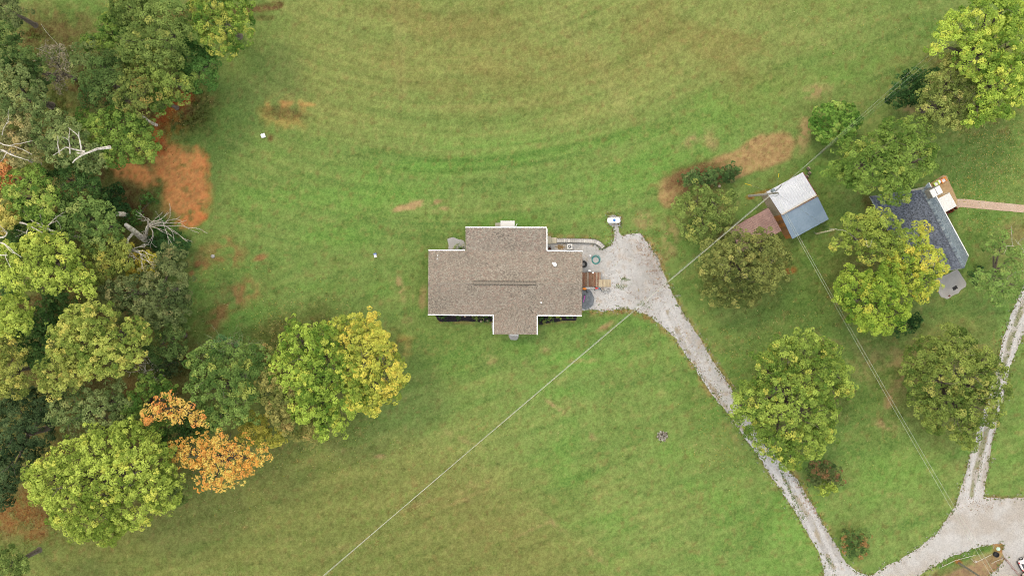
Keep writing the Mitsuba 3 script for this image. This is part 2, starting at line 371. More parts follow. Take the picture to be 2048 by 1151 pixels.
for (cx, cy, r) in ((1590, 800, 90), (1905, 770, 110), (1490, 530, 80), (1740, 560, 90), (1950, 160, 110), (1412, 420, 60), (430, 760, 60), (640, 760, 110), (730, 720, 70), (200, 970, 120)):
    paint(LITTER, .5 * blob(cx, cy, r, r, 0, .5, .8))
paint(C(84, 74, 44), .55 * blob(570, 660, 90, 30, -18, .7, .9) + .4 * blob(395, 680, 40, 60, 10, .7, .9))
# dirt by the lane, the roadside verge and the wash round the gravel
verge = [(1165, 625), (1209, 624), (1231, 620), (1267, 622), (1291, 630), (1323, 651), (1348, 674), (1385, 730), (1420, 786)]
edge_r = [(1283, 466), (1299, 488), (1314, 510), (1325, 535), (1335, 562), (1352, 597), (1386, 655), (1421, 711), (1461, 772)]
edge_low = [(1564, 927), (1592, 954), (1615, 994), (1640, 1032), (1660, 1065)]
edge_lowl = [(1512, 904), (1549, 961), (1577, 1002), (1602, 1045), (1628, 1085), (1645, 1120)]
for e, w, k in ((verge, 7, .9), (edge_r, 5, .8), (edge_low, 8, .85), (edge_lowl, 4, .5), ([(1210, 490), (1215, 484), (1226, 478)], 4, .6), ([(1098, 470), (1120, 474), (1190, 474), (1205, 481), (1213, 492)], 5, .8), ([(1215, 430), (1240, 432), (1243, 445), (1238, 460), (1245, 470)], 5, .7), ([(880, 643), (985, 644)], 3, .8), ([(1076, 648), (1150, 640)], 3, .6)):
    paint(C(188, 152, 106), .75 * k * seg_mask(e, w, .9) * ss(.38, .58, fine1))
paint(C(178, 148, 116), .95 * blob(1950, 1146, 100, 32, -18, .4, .6))
paint(C(128, 98, 72), .7 * blob(1885, 1152, 40, 16, -18, .5, .8) * ss(.42, .6, fine1))
paint(C(190, 140, 96), .9 * blob(2005, 1092, 40, 14, 10, .5, .9))
paint(DEEP, .9 * seg_mask([(1880, 1130), (1926, 1112), (1949, 1102), (1980, 1094)], 8, .4) + .6 * seg_mask([(1880, 1145), (1940, 1120)], 7, .6))
paint(C(188, 110, 66), .9 * blob(1917, 1123, 8, 4, 20, .5, .5) + .8 * blob(1500, 394, 9, 4, 10, .4, .5) + .6 * blob(1580, 540, 12, 7, 0, .5, .8) + .5 * blob(1530, 385, 26, 5, -8, .6, 1.))
paint(C(150, 120, 90), .8 * blob(1990, 1000, 60, 8, 0, .6, 1.) + .5 * blob(2030, 460, 30, 24, 0, .6, 1.2) + .35 * blob(2010, 520, 50, 40, 0, .7, 1.2))
paint(C(120, 84, 60), .7 * blob(541, 276, 6, 7, 0, .5, .8) + .7 * blob(1895, 445, 10, 40, -28, .5, .6) * .6 + .6 * blob(1740, 415, 10, 30, -20, .5, .8))
paint(C(168, 166, 104), .45 * seg_mask([(785, -20), (795, 60), (800, 150), (806, 190)], 9, .8) + .4 * seg_mask([(1088, -10), (1120, 40), (1190, 110), (1250, 225)], 12, .9) + .3 * seg_mask([(1250, 225), (1120, 205), (980, 212), (860, 214)], 4, .8) + .25 * seg_mask([(640, 250), (760, 292), (900, 305), (1150, 285), (1340, 225)], 5, .8))
paint(DEEP, .45 * seg_mask([(740, 300), (900, 318), (1050, 308), (1250, 268), (1420, 225)], 7, .9) + .4 * seg_mask([(660, 325), (840, 345), (1000, 335), (1180, 308)], 5, .9) + .3 * seg_mask([(560, 340), (700, 372), (800, 378)], 6, .9))
paint(C(152, 142, 86), .55 * ss(.40, .66, nz(12, 5, seed=91, rot=-.25) + .2 * (fine2 - .5)) * ss(300, 120, PY) * ss(560, 760, PX) * (1 - ss(1500, 1760, PX)))
paint(C(130, 130, 74), .5 * ss(800, 1000, PY + .25 * (700 - PX)) * (1 - ss(900, 1150, PX - (PY - 900) * .8)))
# fine salt-and-pepper of blades and thatch
grain = meshkit.noise(np.stack([X / .33, Y / .33, X * 0], -1), 61) * .5 + meshkit.noise(np.stack([X / .7, Y / .7, X * 0], -1), 62) * .5
def fleck(c, lo, hi, sx, sy, seed, k, rot=0.0):
    paint(c, k * ss(lo, hi, nz(sx, sy, seed=seed, oct=2, rot=rot)))
fleck(C(158, 124, 84), .58, .76, .7, .7, 71, .36)
fleck(C(176, 170, 108), .60, .76, .6, .6, 72, .40)
fleck(C(100, 130, 58), .56, .78, .6, .5, 73, .36)
fleck(C(128, 164, 78), .60, .80, .5, .5, 74, .4)
fleck(C(92, 96, 50), .60, .78, .7, .7, 75, .36)
cols = cols * ((.77 + .46 * grain) * (1 + (.55 + .05 * upper) * streak * (.25 + 1.3 * nz(12, seed=93)) * (1 - clay)))[..., None]
W_D = .31
MEAN_D = np.array([.100, .125, .042])
base = np.clip((cols - W_D * MEAN_D) / (1 - W_D), .003, .9)
def blades_fn(p, n, uv):
    a = N(p.x * 4.2, p.y * 4.2) * .35 + N(p.x * 8.5, p.y * 8.5, 2.) * .45 + N(p.x * 19, p.y * 19, 4.) * .2
    t = SS(.22, .78, a)
    return MIX(mi.Color3f(.012, .020, .004), mi.Color3f(.188, .230, .080), t)
scene['mat_ground'] = {'type': 'blendbsdf', 'weight': W_D,
                       'bsdf_0': {'type': 'diffuse', 'reflectance': {'type': 'mesh_attribute', 'name': 'vertex_color'}},
                       'bsdf_1': {'type': 'diffuse', 'reflectance': mikit.proc(blades_fn)}}
ny, nx = X.shape
ii, jj = np.meshgrid(np.arange(ny - 1), np.arange(nx - 1), indexing='ij')
q = np.stack([ii * nx + jj, ii * nx + jj + 1, (ii + 1) * nx + jj + 1, (ii + 1) * nx + jj], -1).reshape(-1, 4)
k_ = thing('ground', 'mown grass field and lawn with worn clay and straw patches', None, None, 'structure')
scene[k_] = mikit.ply((P3.reshape(-1, 3), q), 'mat_ground', color=base.reshape(-1, 3))

# ------------------------------------------------------------------ gravel, paths, slabs
def ragged(pts, z, step=.25, amp=.22, seed=0):
    ring = LineString([G(x, y, 0)[:2] for x, y in pts + [pts[0]]])
    n = int(ring.length / step)
    p = np.array([ring.interpolate(i * step).coords[0] for i in range(n)])
    o = np.stack([meshkit.fbm(np.column_stack([p / .8, p[:, :1] * 0 + 3]), 3, seed) - .5, meshkit.fbm(np.column_stack([p / .8, p[:, :1] * 0 + 8]), 3, seed + 1) - .5], 1)
    poly = Polygon(p + o * amp * 2.6).buffer(0)
    if poly.geom_type != 'Polygon': poly = max(poly.geoms, key=lambda g: g.area)
    m = MB()
    v, f = trimesh.creation.triangulate_polygon(poly, engine='earcut')
    v = np.column_stack([v, np.full(len(v), z)])
    t = v[f]; cr = np.cross(t[:, 1] - t[:, 0], t[:, 2] - t[:, 0])[:, 2]
    f = np.where((cr < 0)[:, None], f[:, ::-1], f)
    m.add(v, f)
    return m, poly

drive_pts = [(1088, 486), (1150, 484), (1190, 488), (1204, 500), (1213, 492), (1222, 488), (1229, 480), (1230, 466), (1226, 452), (1216, 447), (1214, 433), (1226, 429), (1240, 433), (1243, 445), (1237, 452), (1238, 462), (1244, 471), (1258, 469), (1283, 467), (1298, 488), (1313, 510), (1324, 535), (1334, 566), (1350, 597), (1385, 655), (1420, 711), (1460, 772), (1485, 820), (1520, 870), (1564, 927), (1592, 954), (1615, 994), (1640, 1032), (1658, 1065), (1676, 1095), (1693, 1126), (1714, 1141), (1735, 1148), (1740, 1230), (1655, 1230), (1649, 1141), (1643, 1118), (1628, 1085), (1602, 1045), (1577, 1002), (1549, 961), (1512, 904), (1480, 860), (1461, 832), (1420, 784), (1385, 728), (1348, 672), (1323, 649), (1291, 628), (1267, 620), (1231, 618), (1209, 622), (1182, 620), (1150, 622), (1150, 505), (1088, 505)]
m, drive_poly = ragged(drive_pts, .012, seed=3)
structure('gravel_driveway', m, GRAVEL)
lane_pts = [(1735, 1149), (1748, 1145), (1800, 1117), (1843, 1090), (1871, 1066), (1891, 1039), (1908, 1013), (1920, 985), (1941, 901), (1965, 830), (1985, 760), (1998, 717), (2006, 680), (2018, 640), (2046, 571), (2110, 480), (2130, 520), (2075, 610), (2046, 668), (2033, 701), (2021, 732), (2010, 780), (1990, 860), (1981, 901), (1972, 960), (1968, 992), (2000, 996), (2048, 994), (2160, 994), (2160, 1230), (1960, 1230), (1966, 1165), (1990, 1140), (2008, 1118), (2003, 1104), (2006, 1090), (2001, 1085), (1975, 1089), (1949, 1095), (1926, 1103), (1882, 1121), (1852, 1141), (1830, 1155), (1810, 1230), (1742, 1230)]
m, lane_poly = ragged(lane_pts, .016, seed=9)
structure('gravel_lane', m, LANE)
m, walk_poly = ragged([(1911, 398), (1930, 398), (2048, 410), (2150, 420), (2150, 436), (2048, 425), (1920, 414), (1906, 420), (1898, 424)], .03, .3, .03, seed=5)
structure('paved_walkway', m, PAVE)

rng = np.random.default_rng(7)
def in_poly(poly, p):
    import shapely
    return shapely.contains_xy(poly, p[:, 0], p[:, 1])

# ------------------------------------------------------------------ the house in the middle
def shingle_plane(mb, el, er, rr, rl, tones, seed, exposure_=.145, lift=.02):
    """courses of asphalt shingles on the plane eave-left, eave-right, ridge-right, ridge-left"""
    r = np.random.default_rng(seed)
    el, er, rr, rl = (np.asarray(a, float) for a in (el, er, rr, rl))
    n = np.cross(er - el, rl - el); n /= np.linalg.norm(n)
    if n[2] < 0: n = -n
    L = max(np.linalg.norm(rl - el), np.linalg.norm(rr - er)); rows_ = max(2, int(L / exposure_))
    V, Fc, Cc, k = [], [], [], 0
    tones = np.asarray(tones)
    for i in range(rows_):
        t0, t1 = i / rows_, min(1, (i + 1.25) / rows_)
        a0, b0, a1, b1 = el + (rl - el) * t0, er + (rr - er) * t0, el + (rl - el) * t1, er + (rr - er) * t1
        w = np.linalg.norm(b0 - a0)
        if w < .2: continue
        cuts = np.cumsum(r.uniform(.10, .25, int(w / .10) + 3)) + r.uniform(-.2, 0)
        cuts = np.concatenate([[0], cuts[(cuts > .04) & (cuts < w - .04)], [w]]) / w
        m = len(cuts) - 1
        s0, s1 = cuts[:-1], cuts[1:]
        th = r.choice([.012, .026], m)[:, None] * n + lift * n
        p = [a0 + (b0 - a0) * s0[:, None] + th, a0 + (b0 - a0) * s1[:, None] + th, a1 + (b1 - a1) * s1[:, None] + n * lift * .6, a1 + (b1 - a1) * s0[:, None] + n * lift * .6,
             a0 + (b0 - a0) * s0[:, None] - n * .004, a0 + (b0 - a0) * s1[:, None] - n * .004]
        v = np.stack(p, 1).reshape(-1, 3)
        base_ = np.arange(m)[:, None, None] * 6
        f = (np.array([[0, 1, 2], [0, 2, 3], [4, 5, 1], [4, 1, 0]])[None] + base_).reshape(-1, 3)
        # blotches of tone run through the batch
        pos = (p[0] + p[2]) / 2
        blot = meshkit.fbm(pos / 2.2, 2, seed)
        idx = np.clip((r.random(m) * .62 + blot * .6 - .1) * len(tones), 0, len(tones) - 1).astype(int)
        col = tones[idx] * r.uniform(.72, 1.24, m)[:, None]
        V.append(v); Fc.append(f + k); Cc.append(np.repeat(col, 6, 0)); k += len(v)
    mb.add(np.vstack(V), np.vstack(Fc), np.vstack(Cc))

ROCKS = [C(150, 132, 112), C(120, 106, 92), C(176, 158, 136)]
def stone(mb, p, r, seed, col=None, flat=.6):
    q_ = trimesh.creation.icosphere(subdivisions=1, radius=1.0); v = np.array(q_.vertices)
    v = v * (0.75 + .5 * meshkit.noise(v * 1.3 + seed * 7.1, seed))[:, None] * np.array([r, r * .85, r * flat])
    a = seed * 1.7; v = v @ np.array([[math.cos(a), math.sin(a), 0], [-math.sin(a), math.cos(a), 0], [0, 0, 1]])
    mb.add(v + np.asarray(p), q_.faces, col)

TONES = [C(148, 138, 126), C(163, 153, 140), C(174, 164, 150), C(188, 178, 164), C(178, 157, 143), C(168, 163, 150)]
house = thing('ranch_house', 'long single storey house with weathered brown shingle roof and white gutters', 'house')
ZE, ZR, ZW, ZP = 3.0, 4.95, 2.55, 3.85
NW_, NE_, SE_, SW_ = G(857, 501, ZE), G(1165, 503, ZE), G(1163.5, 630, ZE), G(856, 628, ZE)
RW, RE = G(856, 565, ZR), G(1164.5, 566.5, ZR)
wn = [G(931, 455, ZW), G(1092.5, 455.5, ZW), G(1092.5, 502.3, ZE + .02), G(931, 501.3, ZE + .02)]
pA, pB, pC, pD = G(988, 668, ZE - .02), G(988, 628, ZE - .02), G(1030.5, 599, ZP), G(1030.5, 668, ZP)
pE, pF = G(1073.5, 668.5, ZE - .02), G(1073.5, 629, ZE - .02)
wall = MB()
def inset_box(x0, y0, x1, y1, z1):
    a, b = G(x0, y1, ZE), G(x1, y0, ZE)
    wall.box([(a[0] + b[0]) / 2, (a[1] + b[1]) / 2, z1 / 2], [b[0] - a[0], b[1] - a[1], z1])
inset_box(862, 506, 1159, 624, 2.95)
inset_box(936, 461, 1087, 507, 2.45)
w_ = part(house, 'wall', wall, SIDING)
for xx in (862, 1159):
    a, b, c = G(xx, 506, 2.95), G(xx, 624, 2.95), G(xx, 566, 4.75)
    s_ = -.02 if xx < 1000 else .02
    g1 = MB(); g1.add([a, b, c, a + [s_, 0, 0], b + [s_, 0, 0], c + [s_, 0, 0]], [[0, 1, 2], [3, 5, 4]]); part(house, 'gable', g1, SIDING)
deck_ = MB()
deck_.slab([SW_, SE_, RE, RW], .14).slab([RW, RE, NE_, NW_], .14).slab([wn[3], wn[2], wn[1], wn[0]], .12).slab([pA, pD, pC, pB], .12).slab([pD, pE, pF, pC], .12)
roof = part(house, 'roof', deck_, mat('roof_deck', C(140, 124, 110), .9))
sh = MB()
shingle_plane(sh, SW_, SE_, RE, RW, TONES, 1)
shingle_plane(sh, NE_, NW_, RW, RE, TONES, 2)
part(roof, 'shingles', sh, VC, 'weathered brown shingles of the main roof', 'stuff')
sh = MB(); shingle_plane(sh, wn[1], wn[0], wn[3], wn[2], [t * np.array([.97, .98, 1.0]) for t in TONES], 3, .16, .03)
part(roof, 'shingles', sh, VC, 'shingles of the low rear wing', 'stuff')
sh = MB(); shingle_plane(sh, pB, pA, pD, pC, TONES, 4, .145, .03); shingle_plane(sh, pE, pF, pC, pD, TONES, 5, .145, .03)
part(roof, 'shingles', sh, VC, 'shingles of the front porch gable', 'stuff')
def ridge_caps(mb, p, q, w, tones, seed, z=.05, drop=.07):
    r = np.random.default_rng(seed); p, q = np.asarray(p, float), np.asarray(q, float)
    L = np.linalg.norm(q - p); n = int(L / .2); d = (q - p) / L; s = np.cross([0, 0, 1.], d); up = np.array([0, 0, 1.])
    for i in range(n):
        a, b = p + d * L * i / n, p + d * L * (i + 1.2) / n
        c = np.asarray(tones)[r.integers(len(tones))] * r.uniform(.8, 1.15)
        h = z + .012 * (i % 2)
        mb.add([a + s * w - up * drop, a + up * h, a - s * w - up * drop, b + s * w - up * drop, b + up * (h - .01), b - s * w - up * drop], [[0, 3, 4], [0, 4, 1], [1, 4, 5], [1, 5, 2], [0, 1, 2]], c)
rc = MB(); ridge_caps(rc, RW, RE, .19, TONES[1:4], 6); ridge_caps(rc, pD, pC, .17, TONES[1:5], 7, .05, .05)
part(roof, 'ridge_caps', rc, VC, kind='stuff')
for v0, v1 in ((pB, pC), (pF, pC)):
    m = MB(); r_ = np.random.default_rng(5)
    for i in range(26):
        t = r_.random() ** 1.5 * .72; q_ = v0 + (v1 - v0) * t; stone(m, q_ + [r_.normal() * .05, r_.normal() * .05, .05], r_.uniform(.05, .10), i, C(96, 78, 60), .4)
    m.bar(v0 + (v1 - v0) * .02 + [0, 0, .035], v0 + (v1 - v0) * .95 + [0, 0, .035], .07, .02, C(112, 98, 84)); part(roof, 'valley_debris', m, VC, 'dark leaf debris in the roof valley', 'stuff')
vent = MB()
a, b = G(945, 565.3, ZR), G(1071, 566, ZR)
for dz, w, c in ((.10, .62, C(108, 104, 95)), (.15, .40, C(138, 132, 120))):
    vent.bar(a + [0, 0, dz - .04], b + [0, 0, dz - .04], w, .10, c)
for i in range(40):
    p = a + (b - a) * (i + .5) / 40
    vent.box(p + [0, 0, .165], [.266, .40, .012], 0, (0, 0), TONES[1 + (i * 7) % 2] * .92)
part(roof, 'ridge_vent', vent, VC, 'raised ridge vent with dark edges')
def gutter(p, q, w=.19, h=.13):
    g = MB(); p, q = np.asarray(p, float), np.asarray(q, float)
    d = (q - p) / np.linalg.norm(q - p); s = np.cross([0, 0, 1.], d)
    g.bar(p + s * (w / 2 - .015), q + s * (w / 2 - .015), .03, h); g.bar(p - s * (w / 2 - .015), q - s * (w / 2 - .015), .03, h)
    g.bar(p - [0, 0, h / 2 - .045], q - [0, 0, h / 2 - .045], w - .05, .03)
    for e in (p, q): g.bar(e - s * w / 2, e + s * w / 2, .025, h)
    part(house, 'gutter', g, WHITE)
zz = np.array([0, 0, .03])
o_ = .095
gutter(NW_ + [0, o_, 0] + zz, G(930, 501, ZE) + [0, o_, 0] + zz)
gutter(G(1094, 502.3, ZE) + [0, o_, 0] + zz, NE_ + [0, o_, 0] + zz)
gutter(SW_ + [0, -o_, 0] + zz, G(986, 628.8, ZE) + [0, -o_, 0] + zz)
gutter(G(1076, 629.3, ZE) + [0, -o_, 0] + zz, SE_ + [0, -o_, 0] + zz)
gutter(wn[0] + [0, o_, 0] + zz, wn[1] + [o_, o_, 0] + zz)
gutter(pA + [-o_, 0, 0] + zz, pB + [-o_, -.1, 0] + zz)
gutter(pE + [o_, 0, 0] + zz, pF + [o_, -.1, 0] + zz)
fc = MB(); fc.bar(wn[1] + [.10, -.12, .06], wn[2] + [.10, .12, .05], .16, .20); part(house, 'rake_board', fc, WHITE)
for (a, b) in ((NW_, RW), (SW_, RW), (NE_, RE), (SE_, RE)):
    fc = MB(); s_ = -.03 if a[0] < 0 else .03
    fc.bar(a + [-s_, 0, -.16], b + [-s_, 0, -.16], .045, .16); part(house, 'rake_board', fc, WHITE)
def roof_z(px, py):
    return ZE + (ZR - ZE) * (1 - min(1, abs(py - 566) / 64.))
def pipe(px, py, r, h, name='vent_pipe', dark=False):
    z = roof_z(px, py); p = G(px, py, z + h * .7); m = MB()
    m.tube([[p[0], p[1], z - .1], [p[0], p[1], z + h]], r, 12)
    m.tube([[p[0], p[1], z - .02], [p[0], p[1], z + .09]], [r * 1.9, r * 1.2], 12)
    part(roof, name, m, WHITE)
pipe(875, 510.5, .075, .4); pipe(874.5, 517.5, .09, .35); pipe(1082.5, 604.5, .09, .35)
z = roof_z(1110, 529); p = G(1110, 529, z + .3); m = MB()
m.mesh(trimesh.Trimesh(*(lambda t: (t.vertices + [p[0], p[1], z - .15], t.faces))(lathe([[0, .62], [.16, .60], [.29, .5], [.32, .40], [.20, .38], [.20, 0]], 20))))
m.box([p[0] - .16, p[1] + .22, z + .20], [.62, .34, .05], .0, (-.3, 0))
part(roof, 'roof_vent', m, WHITE, 'white domed roof vent with flashing plate', smooth=False)
# doors and windows under the eaves
def wall_open(px, py, w, h, z0, face, name, trim=.09):
    p = G(px, py, ZE); d = {'n': (0, 1), 's': (0, -1), 'e': (1, 0), 'w': (-1, 0)}[face]
    n = np.array([d[0], d[1], 0.]); s = np.array([-d[1], d[0], 0.])
    c = np.array([p[0], p[1], z0 + h / 2])
    fr = MB(); sz = lambda a, b: [abs(s[0]) * a + abs(n[0]) * b, abs(s[1]) * a + abs(n[1]) * b]
    for k in (-1, 1): fr.box(c + s * k * (w / 2 + trim / 2) + n * .03, sz(trim, .06) + [h])
    for k in (-1, 1): fr.box(c + [0, 0, k * (h / 2 + trim / 2)] + n * .03, sz(w + 2 * trim, .07) + [trim])
    o = part(house, name, fr, WHITE)
    pn = MB(); pn.box(c + n * .015, sz(w, .03) + [h]); part(o, 'pane' if name == 'window' else 'panel', pn, DARKGLASS if name == 'window' else WHITEPANEL)
for x in (890, 930, 965): wall_open(x, 624, 1.5, 1.3, .9, 's', 'window')
for x in (1100, 1135): wall_open(x, 624, 1.5, 1.3, .9, 's', 'window')
wall_open(1030, 624, .95, 2.05, .15, 's', 'door')
wall_open(1159, 560, .95, 2.05, .45, 'e', 'door'); wall_open(1159, 600, 1.2, 1.1, 1.1, 'e', 'window')
wall_open(862, 565, 1.2, 1.1, 1.1, 'w', 'window'); wall_open(960, 461, 1.2, 1.0, 1.1, 'n', 'window'); wall_open(1060, 461, 1.2, 1.0, 1.1, 'n', 'window')
# porch columns and front step
for x in (991.5, 1070.5):
    m = MB(); p = G(x, 665, ZE); m.box([p[0], p[1], 1.5], [.18, .18, 2.8]); m.box([p[0], p[1], .2], [.26, .26, .16]); part(house, 'porch_post', m, WHITE)
m = MB(); a, b = G(985, 664, 0), G(1076, 632, 0); m.box([(a[0] + b[0]) / 2, (a[1] + b[1]) / 2, .07], [b[0] - a[0] - .3, b[1] - a[1], .14]); part(house, 'porch_floor', m, CONCRETE)
m = MB(); p = G(1028, 669.5, .2); m.box([p[0], p[1] + .05, .12], [1.5, .32, .2]); part(house, 'front_step', m, WHITEPANEL, 'pale front step under the porch gable')
m, _ = ragged([(1017, 669), (1038, 669), (1037, 674), (1034, 679), (1021, 679), (1018, 674)], .05, .2, .06, 3); structure('concrete_apron', m, CONCRETE)
m, _ = ragged([(983, 645), (989, 645), (989, 664), (985, 662), (983, 654)], .045, .2, .06, 13); structure('side_path', m, CONCRETE)
m, _ = ragged([(896, 477), (908, 474), (915, 478), (929, 482), (930, 499), (897, 498)], .04, .2, .10, 23); structure('rear_slab', m, CONCRETE)
# rear landing with steps
lan = thing('rear_landing', 'white painted landing box against the rear wing of the house', 'steps')
a, b = G(1001, 453, .9), G(1029.5, 442, .9)
m = MB(); m.box([(a[0] + b[0]) / 2, (a[1] + b[1]) / 2 - .1, .46], [b[0] - a[0] - .08, b[1] - a[1] + .12, .92]); part(lan, 'side', m, WHITEPANEL)
for i in range(7):
    m = MB(); x = a[0] + (b[0] - a[0]) * (i + .5) / 7; m.box([x, (a[1] + b[1]) / 2 - .05, .945], [(b[0] - a[0]) / 7 - .012, b[1] - a[1] + .2, .035]); part(lan, 'plank', m, WHITEPANEL)
for i in range(3):
    m = MB(); m.box([a[0] - .16 - .3 * i, (a[1] + b[1]) / 2 - .2, .36 - .12 * i], [.3, .85, .72 - .24 * i]); part(lan, 'step', m, mat('pale_step', C(206, 202, 186), .8) if i == 0 else 'mat_pale_step')
m = MB(); p = G(1031, 452, .4); m.tube([p + [.02, -.3, 2.0], p + [.05, -.05, .35], p + [.28, .38, .12]], .055, 8); part(house, 'downspout', m, WHITE)
# mulch beds
MULCH = matp('mulch', lambda p, n, uv: MIX(mi.Color3f(.010, .009, .012), mi.Color3f(.040, .034, .040), F(p.x * 6, p.y * 6)), .95, .1)
bedA = [(869, 629), (985, 629), (985, 643), (970, 644), (940, 642), (915, 642), (895, 643), (880, 643), (876, 640)]
bedB = [(1076, 630), (1154, 630), (1152, 640), (1125, 641), (1095, 646), (1077, 649)]
for i, b in enumerate((bedA, bedB)):
    m, bp = ragged(b, .035, .2, .10, 40 + i)
    structure('mulch_bed', m, MULCH)
# ------------------------------------------------------------------ foliage
def unit(v): return v / (np.linalg.norm(v, axis=-1, keepdims=True) + 1e-12)
def leaves_mesh(mb, pos, nrm, size, col, rng, ratio=.62, fold=.12):
    n = len(pos)
    ref = unit(rng.normal(size=(n, 3)))
    t = unit(np.cross(nrm, ref)); b = np.cross(nrm, t)
    L = size[:, None]
    v = np.stack([pos - t * L * .5, pos + b * L * ratio * .5 + nrm * L * fold, pos + t * L * .5, pos - b * L * ratio * .5 + nrm * L * fold], 1)
    k = np.arange(n)[:, None] * 4
    f = np.concatenate([k + np.array([0, 2, 1]), k + np.array([0, 3, 2])], 0)[:, ::-1]
    mb.add(v.reshape(-1, 3), f, np.repeat(col, 4, 0))

NLEAF, GROW = [0], 1.08
def foliage(lobes, rng, pal, clump=.62, leaf=.27, dens=1.0, low=-.25, rag=.22, tilt=.55, fill=.18, seed=0):
    """leaves on clumps on the lobes (x, y, z, radius, height); returns a mesh with a colour per leaf"""
    lobes = np.asarray(lobes, float)
    mb = MB(); A, B, acc, pacc = pal; acc = acc * .6 + B * .4
    P, D, S = [], [], []
    for i, (x, y, z, r, rz) in enumerate(lobes):
        cl = min(clump, r * .55)
        n = max(6, int(2.1 * math.pi * r * r / (cl * cl) * .46 * dens ** .5))
        d = unit(rng.normal(size=(n * 2, 3))); d = d[d[:, 2] > low][:n]
        u = 1 - cl / r * .6 + rng.normal(size=len(d)) * rag * 1.5 / r
        inner = rng.random(len(d)) < fill
        u[inner] *= rng.uniform(.35, .8, inner.sum())
        p = np.array([x, y, z]) + d * u[:, None] * np.array([r, r, rz])
        keep = np.ones(len(p), bool)
        for j, (x2, y2, z2, r2, rz2) in enumerate(lobes):
            if j != i: keep &= (((p - [x2, y2, z2]) / [r2, r2, rz2]) ** 2).sum(1) > .5
        p, d = p[keep & (p[:, 2] > .25)], d[keep & (p[:, 2] > .25)]
        P.append(p); D.append(d); S.append(np.full(len(p), cl))
    P, D, S = np.vstack(P), np.vstack(D), np.concatenate(S)
    S = S * rng.uniform(.65, 1.3, len(S))
    leaf = leaf * 1.3
    ml = np.maximum(8, (dens * 4.2 * S * S / (leaf * leaf * .31)).astype(int))
    idx = np.repeat(np.arange(len(P)), ml); n = len(idx)
    out = unit(D[idx] * np.array([1, 1, .6]) + np.array([0, 0, .55]))
    d2 = unit(rng.normal(size=(n, 3)) + out * 1.0)
    rr = S[idx] * rng.uniform(.4, 1.0, n) ** .28
    pos = P[idx] + d2 * rr[:, None] * np.array([1, 1, .8])
    nrm = unit(d2 * .7 + np.array([0, 0, tilt]) + rng.normal(size=(n, 3)) * .36)
    size = leaf * rng.uniform(.65, 1.25, n)
    t = meshkit.fbm(P / 2.6 + seed * 13.7, 2, 77) * 1.25 - .12 + rng.normal(size=len(P)) * .20
    t = np.clip((t - .5) * 1.5 + .5, 0, 1)
    col = A + (B - A) * t[:, None]
    if pacc:
        ac = meshkit.fbm(P / 1.7 + seed * 5.3, 2, 79) + rng.normal(size=len(P)) * .14
        th = np.quantile(ac, 1 - pacc * 1.3); m_ = np.clip((ac - th) / .16, 0, 1)[:, None]
        col = col + (acc - col) * m_
    col = col[idx] * rng.uniform(.78, 1.22, n)[:, None]
    leaves_mesh(mb, pos, nrm, size, np.clip(col, .004, .8), rng)
    NLEAF[0] += n
    return mb

def limb_paths(mb, p, d, L, r, depth, rng, spread=.6, kids=3, up=.1, col=None, minr=.012, sides=5):
    """a limb that forks; each piece bends a little"""
    n = 4
    pts, q, dd = [p], np.array(p, float), unit(np.asarray(d, float))
    for i in range(n):
        dd = unit(dd + rng.normal(size=3) * .14 + np.array([0, 0, up * .3]))
        q = q + dd * L / n; pts.append(q.copy())
    mb.tube(pts, np.linspace(r, max(minr, r * .55), n + 1), sides if depth > 1 else 4, col, cap=False)
    if depth > 0:
        for k in range(kids):
            at = pts[rng.integers(2, n + 1)] if k else pts[-1]
            nd = unit(dd + rng.normal(size=3) * spread)
            limb_paths(mb, at, nd, L * rng.uniform(.55, .85), max(minr, r * rng.uniform(.45, .62)), depth - 1, rng, spread, kids, up, col, minr, sides)

LK = .74
def LC(r, g, b):
    c = C(r, g, b, LK); return c * .86 + c.mean() * .14 + .004
PAL = {
    'lime':   (LC(98, 122, 30), LC(170, 186, 66), LC(200, 196, 70), .10),
    'bright': (LC(62, 96, 30), LC(122, 148, 54), LC(160, 166, 64), .10),
    'green':  (LC(54, 80, 34), LC(96, 120, 56), LC(134, 140, 70), .10),
    'forest': (LC(48, 80, 34), LC(84, 118, 54), LC(116, 140, 66), .10),
    'dark':   (LC(38, 60, 32), LC(78, 100, 58), LC(100, 116, 68), .10),
    'pine':   (LC(34, 66, 30), LC(64, 102, 50), LC(84, 116, 56), .10),
    'olive':  (LC(76, 98, 38), LC(126, 146, 66), LC(164, 162, 74), .12),
    'sage':   (LC(78, 100, 48), LC(128, 144, 80), LC(158, 160, 90), .12),
    'greyolive': (LC(66, 84, 42), LC(112, 124, 70), LC(134, 122, 76), .12),
    'yellow': (LC(138, 140, 34), LC(198, 184, 50), LC(222, 168, 50), .15),
    'gold':   (LC(104, 130, 36), LC(184, 184, 60), LC(226, 184, 60), .24),
    'orange': (LC(226, 146, 44), LC(255, 184, 80), LC(244, 116, 36), .22),
    'russet': (LC(76, 98, 38), LC(124, 136, 60), LC(170, 130, 62), .14),
    'redbush': (LC(50, 64, 34), LC(96, 92, 52), LC(150, 66, 46), .3),
    'hedge':  (LC(66, 108, 30), LC(128, 166, 62), LC(180, 188, 90), .14),
    'scrub':  (LC(46, 84, 32), LC(88, 128, 52), LC(116, 144, 60), .1),
}

